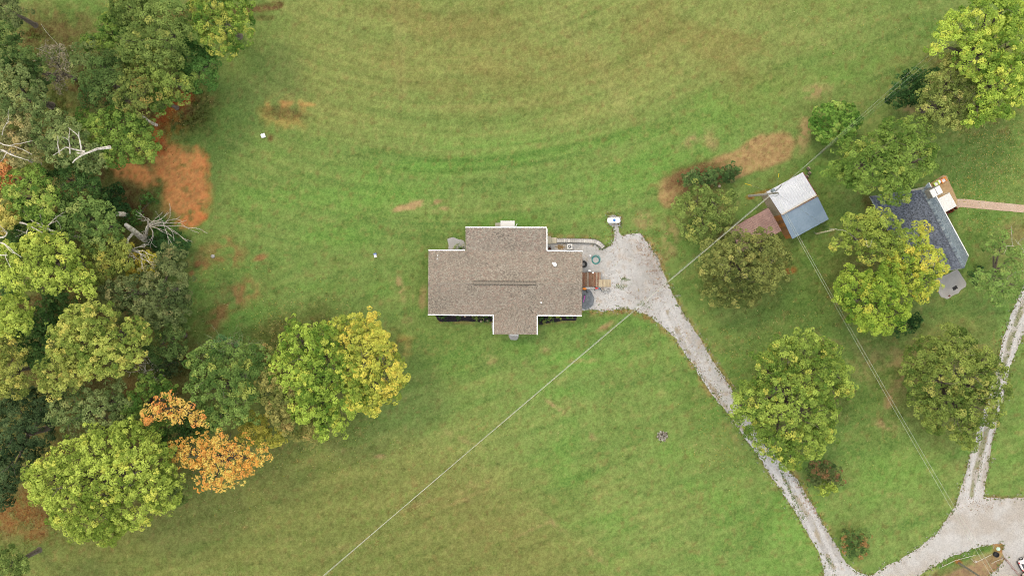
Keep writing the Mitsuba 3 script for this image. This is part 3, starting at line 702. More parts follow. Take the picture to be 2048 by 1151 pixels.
def tree(name, label, cat, top, lobes, pal, group=None, clump=.48, leaf=.235, dens=1.0, rag=.26, base=None, seed=None, twigs=0, flat=.75, trunk=True, fill=.18, droop=.30, bare=None, tilt=.55):
    """lobes: (px, py, radius in photograph pixels) as the crown is seen from above; top: height in metres"""
    key = thing(name, label, cat, group)
    sd = len(scene) * 7 + 11 if seed is None else seed
    rng = np.random.default_rng(sd)
    L = np.array(lobes, float); w = L[:, 2] ** 2
    c = (L[:, :2] * w[:, None]).sum(0) / w.sum()
    out = []
    for x, y, r in L:
        rm = r * SC * (1.16 if group == WG else GROW) * (1 - top * .8 / H)
        dist = math.hypot(x - c[0], y - c[1]) * SC
        zc = max(top - rm * flat - droop * dist + rng.normal() * .25, rm * flat * .55 + .3)
        p = G(x, y, zc + rm * .3)
        out.append((p[0], p[1], zc, rm, rm * flat))
    out = np.array(out)
    cz = G(c[0], c[1], top * .6)
    bx = G(*base, 0) if base else np.array([cz[0], cz[1], 0.])
    crown = foliage(out, rng, PAL[pal] if isinstance(pal, str) else pal, clump, leaf, dens, rag=rag, seed=sd % 97, fill=fill, tilt=tilt)
    if trunk:
        m = MB(); r0 = max(.05, .022 * top + .03 * math.sqrt(w.sum()) * SC)
        fork = np.array([cz[0], cz[1], max(.6, top * .42)])
        fork[:2] = bx[:2] * .4 + fork[:2] * .6
        m.tube([bx + [0, 0, -.1], bx + [0, 0, .25], (bx + fork) / 2 + rng.normal(size=3) * .1, fork], [r0 * 1.5, r0 * 1.1, r0 * .9, r0 * .75], 9)
        for o in out:
            tip = o[:3] + [0, 0, o[4] * .35]
            mid = fork * .45 + tip * .55 + [0, 0, -.35] + rng.normal(size=3) * .25
            m.tube([fork - [0, 0, .2], mid, tip], [r0 * .6, r0 * .38, r0 * .12], 6, cap=False)
            for _ in range(2 + twigs):
                limb_paths(m, mid * .5 + tip * .5, unit(rng.normal(size=3) + [0, 0, .8]), o[3] * .8, r0 * .14, 1, rng, .6, 2)
        part(key, 'trunk', m, BARK)
    part(key, 'crown', crown, LEAF)
    if bare:
        for (x0, y0, z0, x1, y1, z1, r) in bare:
            m = MB(); a, b = G(x0, y0, z0), G(x1, y1, z1)
            limb_paths(m, a, b - a, np.linalg.norm(b - a) * .75, r, 1, rng, .5, 2, 0, None, .02)
            part(key, 'bare_limb', m, DEAD, 'pale bare limb')
    return key

# ------------------------------------------------------------------ trees on the left, from the top of the picture down
DT = 'deciduous_tree'
WG = 'trees of the wood on the left'
tree(DT, 'dark grey green tree in the top left corner of the picture', 'tree', 13, [(15, 18, 24), (-12, 5, 26), (28, 38, 10)], 'greyolive', WG)
tree(DT, 'bright green tree at the left edge, above the pinkish twiggy tree', 'tree', 14, [(10, 72, 22), (38, 115, 28), (62, 150, 26), (72, 178, 18)], 'green', WG)
tree(DT, 'big sage coloured tree at the left edge, left of the leaf-strewn gap', 'tree', 15, [(18, 150, 38), (40, 190, 36), (8, 200, 34), (60, 205, 20)], 'sage', WG)
tree('bare_tree', 'thin pinkish grey tree that has lost most of its leaves', 'tree', 9, [(95, 150, 26), (122, 160, 18), (110, 120, 30)], (LC(120, 112, 90), LC(164, 152, 126), LC(150, 150, 100), .2), WG, dens=.4, twigs=4,
     bare=[(118, 138, 4, 95, 105, 8.5, .06), (118, 138, 4, 130, 98, 8.5, .06), (118, 138, 4, 78, 128, 8, .06), (118, 138, 4, 148, 130, 8, .05), (118, 138, 4, 112, 115, 9, .06), (118, 138, 4, 90, 150, 7.5, .05), (118, 138, 4, 140, 112, 8.5, .05), (118, 138, 4, 104, 92, 8.5, .05)])
tree(DT, 'pale thin-leaved tree between the pinkish twiggy tree and the olive tree', 'tree', 11, [(175, 105, 26), (160, 130, 20), (190, 125, 20)], 'sage', WG, dens=.55)
tree(DT, 'yellow green tree at the top edge, left of the big olive tree', 'tree', 12, [(252, 8, 28), (285, 12, 26), (240, 25, 18)], 'olive', WG)
tree(DT, 'fresh green tree below the yellow green tree at the top edge', 'tree', 11, [(232, 52, 26), (215, 45, 16), (180, 80, 16), (205, 85, 18)], 'bright', WG)
tree(DT, 'big olive tree in the middle of the upper tree group', 'tree', 15, [(328, 40, 34), (300, 75, 40), (350, 68, 26), (268, 88, 26), (320, 95, 30)], 'olive', WG, clump=.55)
tree(DT, 'bright tree turning yellow on its right side, at the top edge by the mown field', 'tree', 13, [(415, 8, 34), (455, 15, 38), (440, 62, 38), (478, 72, 22), (405, 40, 22), (455, 90, 14)], (LC(66, 104, 30), LC(134, 158, 52), LC(178, 168, 66), .3), WG)
tree(DT, 'round deep green tree at the field edge below the yellowing tree', 'tree', 10, [(388, 125, 36), (372, 100, 22), (398, 152, 26), (415, 120, 18)], 'scrub', WG, clump=.5)
tree(DT, 'olive yellow tree left of the round deep green tree', 'tree', 13, [(288, 118, 32), (328, 148, 32), (346, 170, 28), (262, 112, 20), (362, 178, 18)], (LC(74, 98, 34), LC(132, 152, 62), LC(174, 172, 66), .2), WG, clump=.55)
tree(DT, 'mid green tree on the left of the russet tree', 'tree', 13, [(198, 150, 32), (186, 182, 26), (230, 172, 30), (178, 165, 18), (220, 130, 22)], 'green', WG, clump=.55)
tree(DT, 'russet tinged tree with thinning crown above the leaning grey trunk', 'tree', 14, [(262, 168, 26), (288, 195, 26), (250, 200, 22), (275, 180, 24)], 'russet', WG, dens=.75, twigs=2)
tree(DT, 'small green tree just right of the russet tinged tree', 'tree', 11, [(312, 185, 22), (322, 205, 14), (308, 205, 14)], 'bright', WG)
tree(DT, 'large bright green tree above the red clay clearing', 'tree', 13, [(236, 252, 38), (205, 268, 32), (268, 275, 34), (282, 300, 24), (232, 300, 28), (170, 240, 22), (248, 236, 20), (296, 292, 14)], 'bright', WG, clump=.55)
tree(DT, 'sage tree holding a long white bare branch', 'tree', 15, [(100, 250, 28), (125, 288, 34), (85, 280, 26), (158, 302, 24), (62, 262, 22), (188, 320, 20), (140, 260, 20)], 'sage', WG, dens=.85,
     bare=[(222, 294, 14.5, 150, 306, 16.5, .24), (170, 303, 16, 118, 309, 17, .15), (162, 302, 16.5, 160, 262, 18, .12), (140, 307, 16.5, 136, 272, 18, .11), (120, 308, 16.8, 110, 280, 18, .10)])
tree(DT, 'tan tinged tree at the left edge with pale forked branches', 'tree', 15, [(22, 262, 30), (45, 235, 24), (30, 300, 26), (60, 310, 18), (5, 290, 20)], (LC(90, 98, 54), LC(150, 148, 90), LC(176, 150, 92), .2), WG, dens=.8,
     bare=[(-10, 282, 14, 38, 290, 16, .09), (0, 298, 14, 48, 318, 15, .14), (4, 270, 15, 18, 238, 17, .06)])
tree(DT, 'dark green tree beneath the sage tree with the white branch', 'tree', 11, [(150, 350, 30), (160, 388, 32), (132, 370, 30), (120, 345, 18), (178, 362, 18)], 'forest', WG)
tree('orange_tree', 'orange red tree cut by the left edge of the picture', 'tree', 13, [(0, 335, 17), (18, 362, 13), (-10, 360, 16)], (LC(176, 104, 48), LC(222, 140, 78), LC(160, 160, 66), .35), WG)
tree(DT, 'yellow green tree to the right of the orange red tree at the left edge', 'tree', 14, [(64, 345, 18), (42, 375, 32), (85, 388, 24), (60, 412, 28), (92, 425, 18), (30, 395, 22)], (LC(72, 108, 34), LC(142, 168, 62), LC(180, 180, 80), .15), WG)
tree(DT, 'pale yellow tree at the left edge, below the orange red tree', 'tree', 13, [(8, 415, 24), (-8, 440, 24), (22, 440, 14)], (LC(128, 134, 48), LC(188, 178, 82), LC(204, 178, 90), .2), WG)
tree(DT, 'mid green tree left of the short broken trunk', 'tree', 13, [(160, 420, 28), (188, 440, 32), (150, 448, 28), (215, 462, 24), (190, 470, 28), (128, 430, 18)], (LC(62, 92, 36), LC(118, 144, 66), LC(150, 158, 80), .1), WG)
tree(DT, 'dark shaded tree under the big lime tree of the wood', 'tree', 9, [(60, 455, 34), (20, 470, 34), (110, 450, 24), (95, 640, 20), (20, 575, 24)], 'forest', WG)
tree(DT, 'big lime green tree at the left with grey limbs above it', 'tree', 16, [(75, 482, 28), (112, 505, 32), (60, 530, 36), (130, 525, 28), (98, 550, 32), (20, 520, 30), (152, 552, 22), (35, 555, 28), (170, 575, 16)], 'lime', WG,
     bare=[(0, 475, 14, 55, 478, 15, .14), (-5, 484, 15, 40, 492, 16, .12), (-5, 510, 15, 30, 505, 16, .10), (40, 445, 13, 75, 452, 14.5, .14)])
tree(DT, 'olive yellow tree just left of the dead tree', 'tree', 12, [(215, 490, 22), (200, 515, 28), (236, 500, 18), (178, 500, 18), (240, 530, 18), (205, 545, 24), (225, 480, 14)], (LC(84, 104, 36), LC(144, 154, 60), LC(186, 168, 62), .2), WG)
tree(DT, 'small yellow tree under the forked white dead branch', 'tree', 9, [(290, 530, 20), (272, 548, 16), (305, 522, 12), (250, 505, 14)], 'yellow', WG)
tree(DT, 'dark olive grey tree at the field edge left of the lawn', 'tree', 13, [(340, 520, 26), (322, 560, 36), (282, 590, 34), (348, 572, 24), (312, 618, 32), (240, 590, 28), (355, 600, 20), (345, 625, 20), (215, 585, 20)], 'greyolive', WG, clump=.5)
tree('shrub', 'bright green undergrowth bush right of the dead tree', 'shrub', 3, [(322, 470, 16), (345, 466, 12), (355, 482, 14), (318, 445, 12)], 'scrub', 'bushes at the edge of the wood', clump=.4)
tree('shrub', 'dark bush between the dead tree and the lawn', 'shrub', 4, [(330, 490, 18), (350, 500, 18), (365, 490, 12), (312, 488, 16)], 'pine', 'bushes at the edge of the wood', clump=.4)
tree('shrub', 'dark bush in the hollow left of the red clay clearing', 'shrub', 4, [(215, 395, 22), (232, 418, 20), (205, 418, 18), (235, 385, 12)], 'pine', 'bushes at the edge of the wood', clump=.4)
tree('shrub', 'green bush on the grassy side of the red clay clearing', 'shrub', 2.5, [(290, 395, 12), (305, 400, 10), (258, 440, 16), (275, 430, 12)], 'scrub', 'bushes at the edge of the wood', clump=.35, dens=.6)
tree(DT, 'lime tree cut by the left edge, level with the dark olive grey tree', 'tree', 15, [(15, 618, 28), (28, 645, 24), (-10, 640, 30)], 'lime', WG)
tree(DT, 'shaded green tree left of the largest yellow green tree', 'tree', 11, [(78, 640, 24), (68, 690, 30), (50, 660, 24), (75, 715, 20), (110, 600, 24)], 'forest', WG)
tree(DT, 'large yellow green tree in the middle of the lower wood', 'tree', 16, [(150, 650, 32), (188, 640, 34), (178, 682, 42), (230, 690, 32), (255, 702, 26), (128, 690, 26), (280, 668, 20), (215, 720, 28), (262, 648, 16), (178, 732, 22), (268, 690, 16), (118, 665, 18)], (LC(92, 116, 36), LC(164, 174, 70), LC(196, 182, 82), .2), WG)
tree(DT, 'yellow green tree below and left of the largest one in the wood', 'tree', 14, [(100, 738, 26), (90, 765, 16), (125, 760, 22), (110, 775, 18), (158, 742, 20)], (LC(100, 118, 40), LC(168, 174, 74), LC(196, 180, 82), .2), WG)
tree(DT, 'yellow tinged tree at the left edge beside the dark lower trees', 'tree', 14, [(20, 705, 24), (8, 745, 28), (38, 770, 16), (5, 775, 20)], (LC(92, 108, 38), LC(156, 162, 66), LC(190, 172, 72), .2), WG)
tree(DT, 'dark blue green tree in the lower left, above the huge lime tree', 'tree', 12, [(38, 820, 36), (88, 808, 30), (18, 850, 36), (60, 866, 34), (28, 900, 38), (10, 945, 32), (-5, 985, 26), (95, 830, 22)], 'dark', WG, clump=.5)
tree(DT, 'sage olive tree between the dark lower trees and the upper orange tree', 'tree', 13, [(150, 812, 30), (190, 832, 32), (225, 800, 26), (140, 842, 26), (245, 820, 22), (115, 825, 20), (172, 795, 20), (215, 845, 20)], 'sage', WG, twigs=1, dens=.85)
tree(DT, 'green tree at the wood edge below the dark olive grey tree', 'tree', 10, [(328, 652, 22), (350, 668, 22), (310, 700, 20), (345, 702, 16), (360, 660, 10)], 'green', WG)
tree('shrub', 'dim thin bush below the green tree at the wood edge', 'shrub', 4, [(345, 715, 18), (320, 735, 18), (345, 735, 14)], 'dark', 'bushes at the edge of the wood', clump=.4, dens=.6)
tree(DT, 'fresh green tree right behind the upper orange tree', 'tree', 12, [(290, 780, 22), (310, 764, 16), (265, 812, 22), (335, 775, 14), (245, 850, 18), (310, 850, 20)], 'bright', WG)
tree(DT, 'dark green tree in the gap between the two orange trees', 'tree', 9, [(350, 870, 26), (390, 855, 26), (330, 885, 22), (420, 840, 18)], 'forest', WG)
tree('orange_tree', 'upper of the two orange trees, with thin patchy orange leaves', 'tree', 14, [(300, 830, 15), (322, 815, 18), (352, 800, 15), (372, 822, 15), (395, 835, 15), (345, 840, 14), (285, 838, 9), (405, 845, 9)], (LC(196, 170, 66), LC(250, 172, 76), LC(240, 112, 40), .35), WG, dens=.6, twigs=3, clump=.5, droop=.15)
tree('orange_tree', 'lower of the two orange trees, dense orange beside the mown field', 'tree', 13, [(395, 905, 28), (448, 918, 34), (490, 912, 26), (430, 955, 26), (362, 905, 20), (405, 945, 22), (515, 918, 16), (470, 945, 20), (345, 895, 10), (440, 890, 22)], 'orange', WG, dens=.62, twigs=3, clump=.4, leaf=.24, rag=.34)
tree(DT, 'huge round lime green tree at the bottom left', 'tree', 16, [(200, 900, 42), (265, 890, 36), (140, 925, 40), (105, 960, 40), (95, 985, 30), (190, 965, 52), (250, 945, 46), (300, 920, 34), (305, 970, 40), (140, 1000, 42), (200, 1030, 46), (260, 1010, 44), (165, 1050, 30), (215, 1065, 24), (330, 990, 28), (75, 950, 24), (130, 1035, 26), (245, 865, 22)], 'lime', WG, droop=.22)
tree('shrub', 'olive bush tucked under the right side of the huge lime green tree', 'shrub', 5, [(345, 980, 20), (360, 995, 14), (335, 960, 16)], 'olive', 'bushes at the edge of the wood')
tree(DT, 'soft green tree with thin grey twigs, left of the lime and gold pair', 'tree', 14, [(420, 730, 38), (468, 722, 36), (500, 760, 36), (430, 790, 36), (480, 810, 32), (400, 770, 26), (455, 765, 34), (505, 715, 22), (395, 740, 18), (440, 835, 22)], (LC(68, 98, 38), LC(124, 150, 66), LC(164, 166, 66), .16), WG, clump=.55, dens=.95, twigs=1)
tree('shrub', 'feathery blue green sapling at the top of the soft green tree', 'shrub', 8, [(438, 678, 10), (430, 695, 10), (470, 688, 12), (452, 700, 10)], (LC(64, 104, 58), LC(104, 150, 84), LC(120, 150, 84), .1), 'bushes at the edge of the wood', dens=.6)
tree('shrub', 'yellow olive bush between the soft green tree and the mown field', 'shrub', 6, [(510, 852, 26), (548, 872, 20), (492, 872, 16), (525, 880, 18)], (LC(132, 138, 40), LC(188, 184, 62), LC(200, 176, 70), .2), 'bushes at the edge of the wood')
tree(DT, 'brownish olive tree squeezed behind the lime one of the pair', 'tree', 13, [(560, 822, 26), (590, 848, 28), (532, 735, 24), (540, 760, 24), (545, 790, 26), (615, 862, 20), (570, 790, 28), (525, 715, 18)], (LC(92, 104, 42), LC(146, 142, 70), LC(166, 138, 78), .2), WG)
tree(DT, 'bright lime tree, left one of the pair standing in front of the house', 'tree', 14, [(600, 692, 38), (645, 682, 34), (578, 750, 38), (640, 750, 46), (690, 792, 40), (620, 808, 40), (660, 845, 28), (560, 735, 24), (660, 720, 34), (590, 655, 16), (645, 865, 14), (700, 745, 30), (600, 780, 36)], (LC(82, 116, 28), LC(160, 182, 58), LC(194, 192, 66), .12), None, droop=.24)
tree(DT, 'golden tree, right one of the pair standing in front of the house', 'tree', 14, [(695, 660, 28), (735, 652, 26), (720, 700, 38), (768, 722, 34), (760, 772, 36), (722, 790, 30), (782, 752, 28), (750, 680, 24), (680, 640, 12), (765, 670, 12), (795, 745, 16), (720, 745, 36), (745, 810, 20)], 'gold', None, droop=.24)
tree(DT, 'olive tree cut by the bottom left corner', 'tree', 13, [(10, 1125, 24), (30, 1140, 20), (-5, 1145, 26), (45, 1130, 9)], 'olive', WG)
# ------------------------------------------------------------------ trees and shrubs on the right
tree(DT, 'big yellow green tree filling the top right corner', 'tree', 17, [(1990, 35, 42), (2028, 90, 42), (1945, 50, 34), (2008, 150, 42), (1998, 205, 34), (2040, 20, 40), (1962, 112, 38), (1905, 50, 22), (2030, 165, 30), (1975, 20, 34), (1955, 235, 18), (1880, 90, 16), (2045, 195, 14)], (LC(92, 126, 32), LC(164, 186, 58), LC(200, 200, 70), .2))
tree(DT, 'thin olive tree left of and below the top right yellow green tree', 'tree', 13, [(1900, 155, 34), (1938, 190, 36), (1872, 205, 32), (1920, 228, 32), (1850, 240, 18), (1962, 225, 20), (1890, 235, 24), (1915, 120, 20), (1885, 175, 26)], (LC(84, 102, 40), LC(142, 154, 70), LC(176, 168, 88), .15), dens=.8, twigs=2, clump=.5)
tree('evergreen_tree', 'dark green bushy evergreen at the left foot of the thin olive tree', 'tree', 6, [(1815, 168, 20), (1838, 158, 18), (1795, 196, 17), (1832, 192, 20), (1865, 148, 10)], 'pine', clump=.45)
tree(DT, 'spreading green tree between the metal roofed shed and the dark roofed cottage', 'tree', 13, [(1800, 268, 34), (1760, 298, 38), (1822, 318, 38), (1742, 345, 34), (1790, 368, 34), (1850, 298, 26), (1702, 300, 26), (1672, 340, 18), (1830, 258, 24), (1720, 325, 28), (1775, 330, 36), (1700, 355, 18), (1855, 325, 16), (1780, 395, 14)], (LC(74, 106, 32), LC(126, 152, 58), LC(160, 166, 66), .12), clump=.52, dens=.9, twigs=1)
tree(DT, 'olive tree with a hollow middle, below the garden bed', 'tree', 8, [(1395, 392, 24), (1378, 430, 26), (1440, 425, 26), (1412, 455, 26), (1460, 400, 16), (1388, 465, 18), (1368, 405, 14), (1432, 395, 14), (1400, 478, 12)], 'olive', clump=.48, dens=.85, fill=.05)
tree(DT, 'broad dark olive tree below the pinkish metal roof', 'tree', 10, [(1478, 500, 36), (1528, 498, 34), (1438, 530, 34), (1500, 558, 40), (1552, 520, 26), (1440, 578, 30), (1488, 590, 26), (1562, 548, 16), (1428, 500, 22), (1530, 475, 18), (1530, 550, 28), (1465, 545, 34), (1420, 560, 18), (1470, 478, 18), (1452, 602, 12)], (LC(74, 88, 36), LC(130, 138, 66), LC(170, 164, 84), .15), clump=.48, dens=.95)
tree(DT, 'olive yellow tree with bare grey twigs, left of the dark roofed cottage', 'tree', 12, [(1718, 460, 28), (1768, 450, 30), (1692, 485, 18), (1750, 498, 30), (1798, 470, 22), (1740, 428, 16), (1700, 445, 14), (1672, 490, 10), (1790, 500, 20)], (LC(98, 122, 38), LC(154, 170, 62), LC(190, 178, 70), .16), dens=.8, twigs=2,
     bare=[(1715, 480, 9, 1700, 452, 12, .05), (1745, 490, 9, 1728, 500, 12.5, .05)])
tree(DT, 'bright yellow tree leaning over the dark cottage roof', 'tree', 12, [(1830, 488, 24), (1858, 518, 28), (1850, 558, 26), (1880, 540, 14), (1812, 520, 26), (1842, 590, 14), (1845, 455, 14), (1820, 555, 24), (1868, 575, 12)], (LC(112, 140, 34), LC(180, 186, 52), LC(224, 184, 56), .22), dens=.85)
tree(DT, 'vivid green tree turning yellow, below the olive yellow tree by the cottage', 'tree', 13, [(1708, 572, 32), (1758, 578, 38), (1740, 618, 38), (1788, 610, 30), (1690, 585, 20), (1760, 652, 22), (1802, 635, 16), (1720, 600, 32), (1770, 545, 22), (1735, 645, 18), (1785, 575, 26)], (LC(80, 116, 26), LC(152, 174, 46), LC(196, 186, 58), .10), clump=.55)
tree(DT, 'large round tree overhanging the gravel driveway', 'tree', 13, [(1568, 722, 34), (1618, 702, 38), (1658, 740, 36), (1560, 778, 40), (1620, 770, 46), (1690, 775, 20), (1512, 800, 34), (1578, 838, 46), (1638, 828, 38), (1550, 880, 36), (1618, 888, 34), (1500, 840, 26), (1582, 918, 22), (1662, 695, 20), (1532, 732, 24), (1600, 810, 44), (1520, 860, 28), (1652, 865, 20), (1690, 750, 14), (1480, 810, 18), (1560, 690, 16)], (LC(84, 114, 34), LC(150, 170, 62), LC(190, 182, 66), .10), droop=.2)
tree(DT, 'large olive tree covering part of the two-track lane', 'tree', 12, [(1858, 712, 34), (1918, 692, 34), (1880, 768, 44), (1940, 758, 44), (1840, 768, 28), (1988, 758, 30), (1900, 818, 42), (1958, 818, 38), (1872, 840, 24), (1932, 865, 24), (1985, 815, 20), (2015, 782, 12), (1968, 718, 26), (1820, 735, 20), (1905, 660, 16), (1912, 740, 40), (1945, 890, 12), (1838, 815, 18)], (LC(76, 100, 34), LC(136, 152, 62), LC(160, 154, 74), .12), clump=.52, dens=.95, twigs=1, droop=.2)
tree('sapling', 'sparse thin tree with grey branches at the right edge, above the two-track lane', 'tree', 9, [(1990, 490, 18), (2022, 540, 22), (1985, 562, 22), (2035, 505, 16), (2008, 588, 18), (1958, 556, 14), (2010, 470, 12), (1975, 585, 12), (2030, 570, 16)], (LC(78, 110, 46), LC(128, 158, 72), LC(150, 160, 80), .1), dens=.8, twigs=2, clump=.5, fill=.1, leaf=.22,
     bare=[(2048, 500, 5, 2010, 470, 9, .06), (2048, 500, 5, 2040, 460, 9, .05), (2048, 505, 5, 2020, 500, 8, .05), (2050, 540, 5, 2015, 560, 8, .05)])
tree('shrub', 'dark shrub beside the vivid green tree, near the concrete pad', 'shrub', 4, [(1815, 648, 16), (1828, 640, 12), (1800, 660, 10)], 'pine', clump=.4)
tree('shrub', 'low dark shrub at the right corner of the dark roofed cottage', 'shrub', 1.8, [(1948, 545, 9), (1960, 535, 8), (1950, 560, 8)], 'pine', clump=.35, dens=.6)
tree('shrub', 'round clipped evergreen shrub standing alone in the lawn', 'shrub', 5, [(1655, 235, 26), (1690, 232, 26), (1672, 250, 34), (1648, 258, 20), (1700, 252, 20), (1672, 222, 18), (1660, 270, 14), (1686, 268, 16), (1640, 245, 16), (1708, 242, 14)], 'hedge', clump=.36, leaf=.24, dens=1.25, rag=.08, tilt=.4, droop=.12, trunk=False)
for i, (x, y, w_) in enumerate(((1385, 356, 'left'), (1420, 354, 'middle'), (1460, 347, 'right'))):
    tree('shrub', f'dark leafy bush in the garden bed, {w_} one of the row of three', 'shrub', 2.2, [(x - 8, y + 3, 12), (x + 9, y - 3, 12), (x, y + 6, 11), (x + 3, y - 9, 8)], (LC(52, 80, 38), LC(92, 122, 62), LC(120, 120, 76), .15), clump=.36)
tree('shrub', 'reddening dark shrub just below the large round tree', 'shrub', 3, [(1640, 942, 17), (1662, 948, 16), (1632, 962, 12), (1675, 958, 10)], (LC(56, 80, 38), LC(100, 112, 60), LC(150, 88, 64), .25), clump=.38)
tree('shrub', 'small lime green shrub in front of the reddening dark shrub', 'shrub', 2.4, [(1657, 970, 12), (1645, 978, 9), (1664, 977, 8)], 'lime', clump=.38)
tree('shrub', 'lone shrub with red patches in the grass between driveway and lane', 'shrub', 2.8, [(1698, 1078, 17), (1724, 1072, 16), (1718, 1095, 17), (1702, 1098, 13)], (LC(58, 88, 40), LC(108, 134, 64), LC(168, 92, 62), .28), clump=.38)

# ------------------------------------------------------------------ dead trees
def dead_tree(label, cat, build, name='dead_tree'):
    key = thing(name, label, cat); return key
rng = np.random.default_rng(99)
dt = thing('dead_tree', 'dead tree with a thick broken trunk and pale bare branches', 'tree')
m = MB(); m.tube([G(292, 478, 0), G(285, 476, 3), G(268, 462, 6), G(256, 453, 8.6), G(252, 449, 9.2)], [.62, .5, .42, .36, .30], 12); part(dt, 'trunk', m, DEAD)
m = MB()
for (x, y, z) in ((330, 415, 6), (375, 430, 6), (300, 425, 7), (340, 425, 7), (360, 445, 5), (345, 470, 4), (320, 480, 4), (285, 455, 6), (352, 460, 5), (292, 420, 6)):
    a, b = G(296, 450, 3.0), G(x, y, z); limb_paths(m, a, b - a, np.linalg.norm(b - a) * .55, .10, 2, rng, .32, 2, .05, None, .028)
m.tube([G(290, 474, 1), G(294, 462, 2.2), G(297, 448, 3.2)], [.28, .2, .13], 8)
part(dt, 'bare_branches', m, DEAD)
m = MB()
m.tube([G(266, 466, 6), G(256, 478, 7), G(254, 496, 8)], [.22, .17, .13], 8)
for (x, y, z) in ((262, 520, 9), (275, 522, 9), (250, 508, 9), (280, 492, 9.5), (300, 500, 9.5), (305, 518, 8.5), (312, 494, 9)):
    a, b = G(257, 499, 8.2), G(x, y, z); limb_paths(m, a, b - a, np.linalg.norm(b - a) * .62, .085, 2, rng, .32, 2, .02, None, .026)
part(dt, 'forked_branch', m, DEAD, 'white forked branch hanging over the wood')
m = MB(); m.tube([G(252, 429, 0), G(246, 428, 3), G(236, 428, 7), G(232, 427, 7.3)], [.5, .42, .36, .30], 12); lone('broken_tree', m, DEAD, 'short broken tree trunk left of the red clay clearing', 'tree stump')
m = MB(); m.tube([G(313, 250, 0), G(306, 247, 1.6), G(296, 241, 3.6), G(284, 232, 6.0)], [.28, .24, .21, .19], 10); lone('leaning_tree', m, DEAD, 'leaning grey trunk below the russet tinged tree', 'trunk')
m = MB(); m.tube([G(80, 328, 1), G(40, 312, 5), G(-5, 298, 8)], [.34, .3, .24], 10); lone('leaning_tree', m, DEAD, 'long grey trunk leaning at the left edge, above the orange red tree', 'trunk')
m = MB(); m.tube([G(185, 482, 5), G(145, 470, 9), G(105, 462, 12), G(72, 450, 13)], [.24, .21, .17, .11], 9)
for (a_, b_) in (((120, 466, 11), (80, 478, 12)), ((105, 462, 12), (60, 440, 13)), ((90, 456, 12), (110, 440, 13))):
    a, b = G(*a_), G(*b_); limb_paths(m, a, b - a, np.linalg.norm(b - a), .10, 2, rng, .45, 2, 0, None, .02)
lone('fallen_limb', m, DEAD, 'long bare limb lying through the crowns above the lime green tree', 'branch')
m = MB()
for k in range(26):
    a = G(300 + rng.normal() * 12, 735 + rng.normal() * 10, .3); b = a + np.array([rng.normal() * 1.5, rng.normal() * 1.2, .5])
    limb_paths(m, a, b - a, 1.4, .035, 1, rng, .5, 2, 0, None, .015)
lone('brush_pile', m, DEAD, 'tangle of bare branches in the gap above the upper orange tree', 'branches', kind='stuff')
m = MB()
for k in range(60):
    a = G(472 + rng.normal() * 26, 700 + rng.normal() * 14, 10.2 + rng.random()); b = a + np.array([rng.normal() * .6, rng.normal() * .6 + .4, .7])
    limb_paths(m, a, b - a, 1.5, .028, 1, rng, .5, 2, 0, None, .014)
lone('bare_twigs', m, mat('twig_green', C(150, 160, 116), .9), 'thin grey green twigs over the top of the soft green tree', 'branches', kind='stuff')


# ------------------------------------------------------------------ things round the middle house
CAPS = [wood('cap_a', (.40, .385, .35), (.52, .50, .46), 'x'), wood('cap_b', (.34, .325, .30), (.46, .44, .41), 'x'), wood('cap_c', (.46, .44, .41), (.58, .56, .52), 'x')]
BLOCK = matp('wall_block', lambda p, n, uv: MIX(mi.Color3f(.12, .115, .11), mi.Color3f(.24, .23, .215), F(p.x * 4, p.y * 4, p.z * 4)), .9, .1)
rw = thing('retaining_wall', 'curved low retaining wall capped with pale concrete blocks', 'wall')
path = [(1113.5, 481), (1130, 480.8), (1150, 481.2), (1170, 481.6), (1186, 482), (1194, 484), (1201, 488.5), (1207, 495)]
ls = LineString([G(x, y, .5)[:2] for x, y in path]); Lw = ls.length
m = MB(); n_ = 40
for side in (-.30, .30):
    for i in range(n_):
        a, b = np.array(ls.interpolate(Lw * i / n_).coords[0]), np.array(ls.interpolate(Lw * (i + 1) / n_).coords[0])
        d = (b - a) / np.linalg.norm(b - a); s_ = np.array([-d[1], d[0]]) * side; c = (a + b) / 2 + s_
        for k in range(3):
            m.box([c[0], c[1], .07 + .14 * k], [np.linalg.norm(b - a) * .97, .22 + .02 * ((i + k) % 2), .135], math.atan2(d[1], d[0]))
part(rw, 'face_blocks', m, BLOCK, kind='stuff')
nc = 22; r_ = np.random.default_rng(4)
for i in range(nc):
    a, b = np.array(ls.interpolate(Lw * i / nc).coords[0]), np.array(ls.interpolate(Lw * (i + 1) / nc).coords[0])
    d = (b - a) / np.linalg.norm(b - a); c = (a + b) / 2; m = MB()
    m.box([c[0], c[1], .475 + r_.uniform(-.008, .008)], [np.linalg.norm(b - a) - .035, .56 + r_.uniform(-.03, .03), .09], math.atan2(d[1], d[0]) + r_.uniform(-.03, .03))
    part(rw, 'cap_block', m, CAPS[r_.integers(3)])
SANDSLAB = wood('sand_slab', (.42, .37, .27), (.52, .47, .36), 'y')
st = thing('side_steps', 'two tan slabs forming steps by the rear wing, at the end of the wall', 'steps')
for i, (x0, x1, y0, y1, z) in enumerate(((1093, 1102, 472, 487, .55), (1102.4, 1113, 474.5, 486, .42))):
    a, b = G(x0, y1, z), G(x1, y0, z); m = MB(); m.box([(a[0] + b[0]) / 2, (a[1] + b[1]) / 2, z / 2], [b[0] - a[0], b[1] - a[1], z]); part(st, 'slab', m, SANDSLAB)
ac = thing('air_conditioner', 'grey and white outdoor air conditioner unit in the corner behind the house', 'air conditioner')
c = G(1139.5, 493, .8); m = MB()
for k in range(9): m.box([c[0], c[1], .12 + .075 * k], [.84, .84, .035])
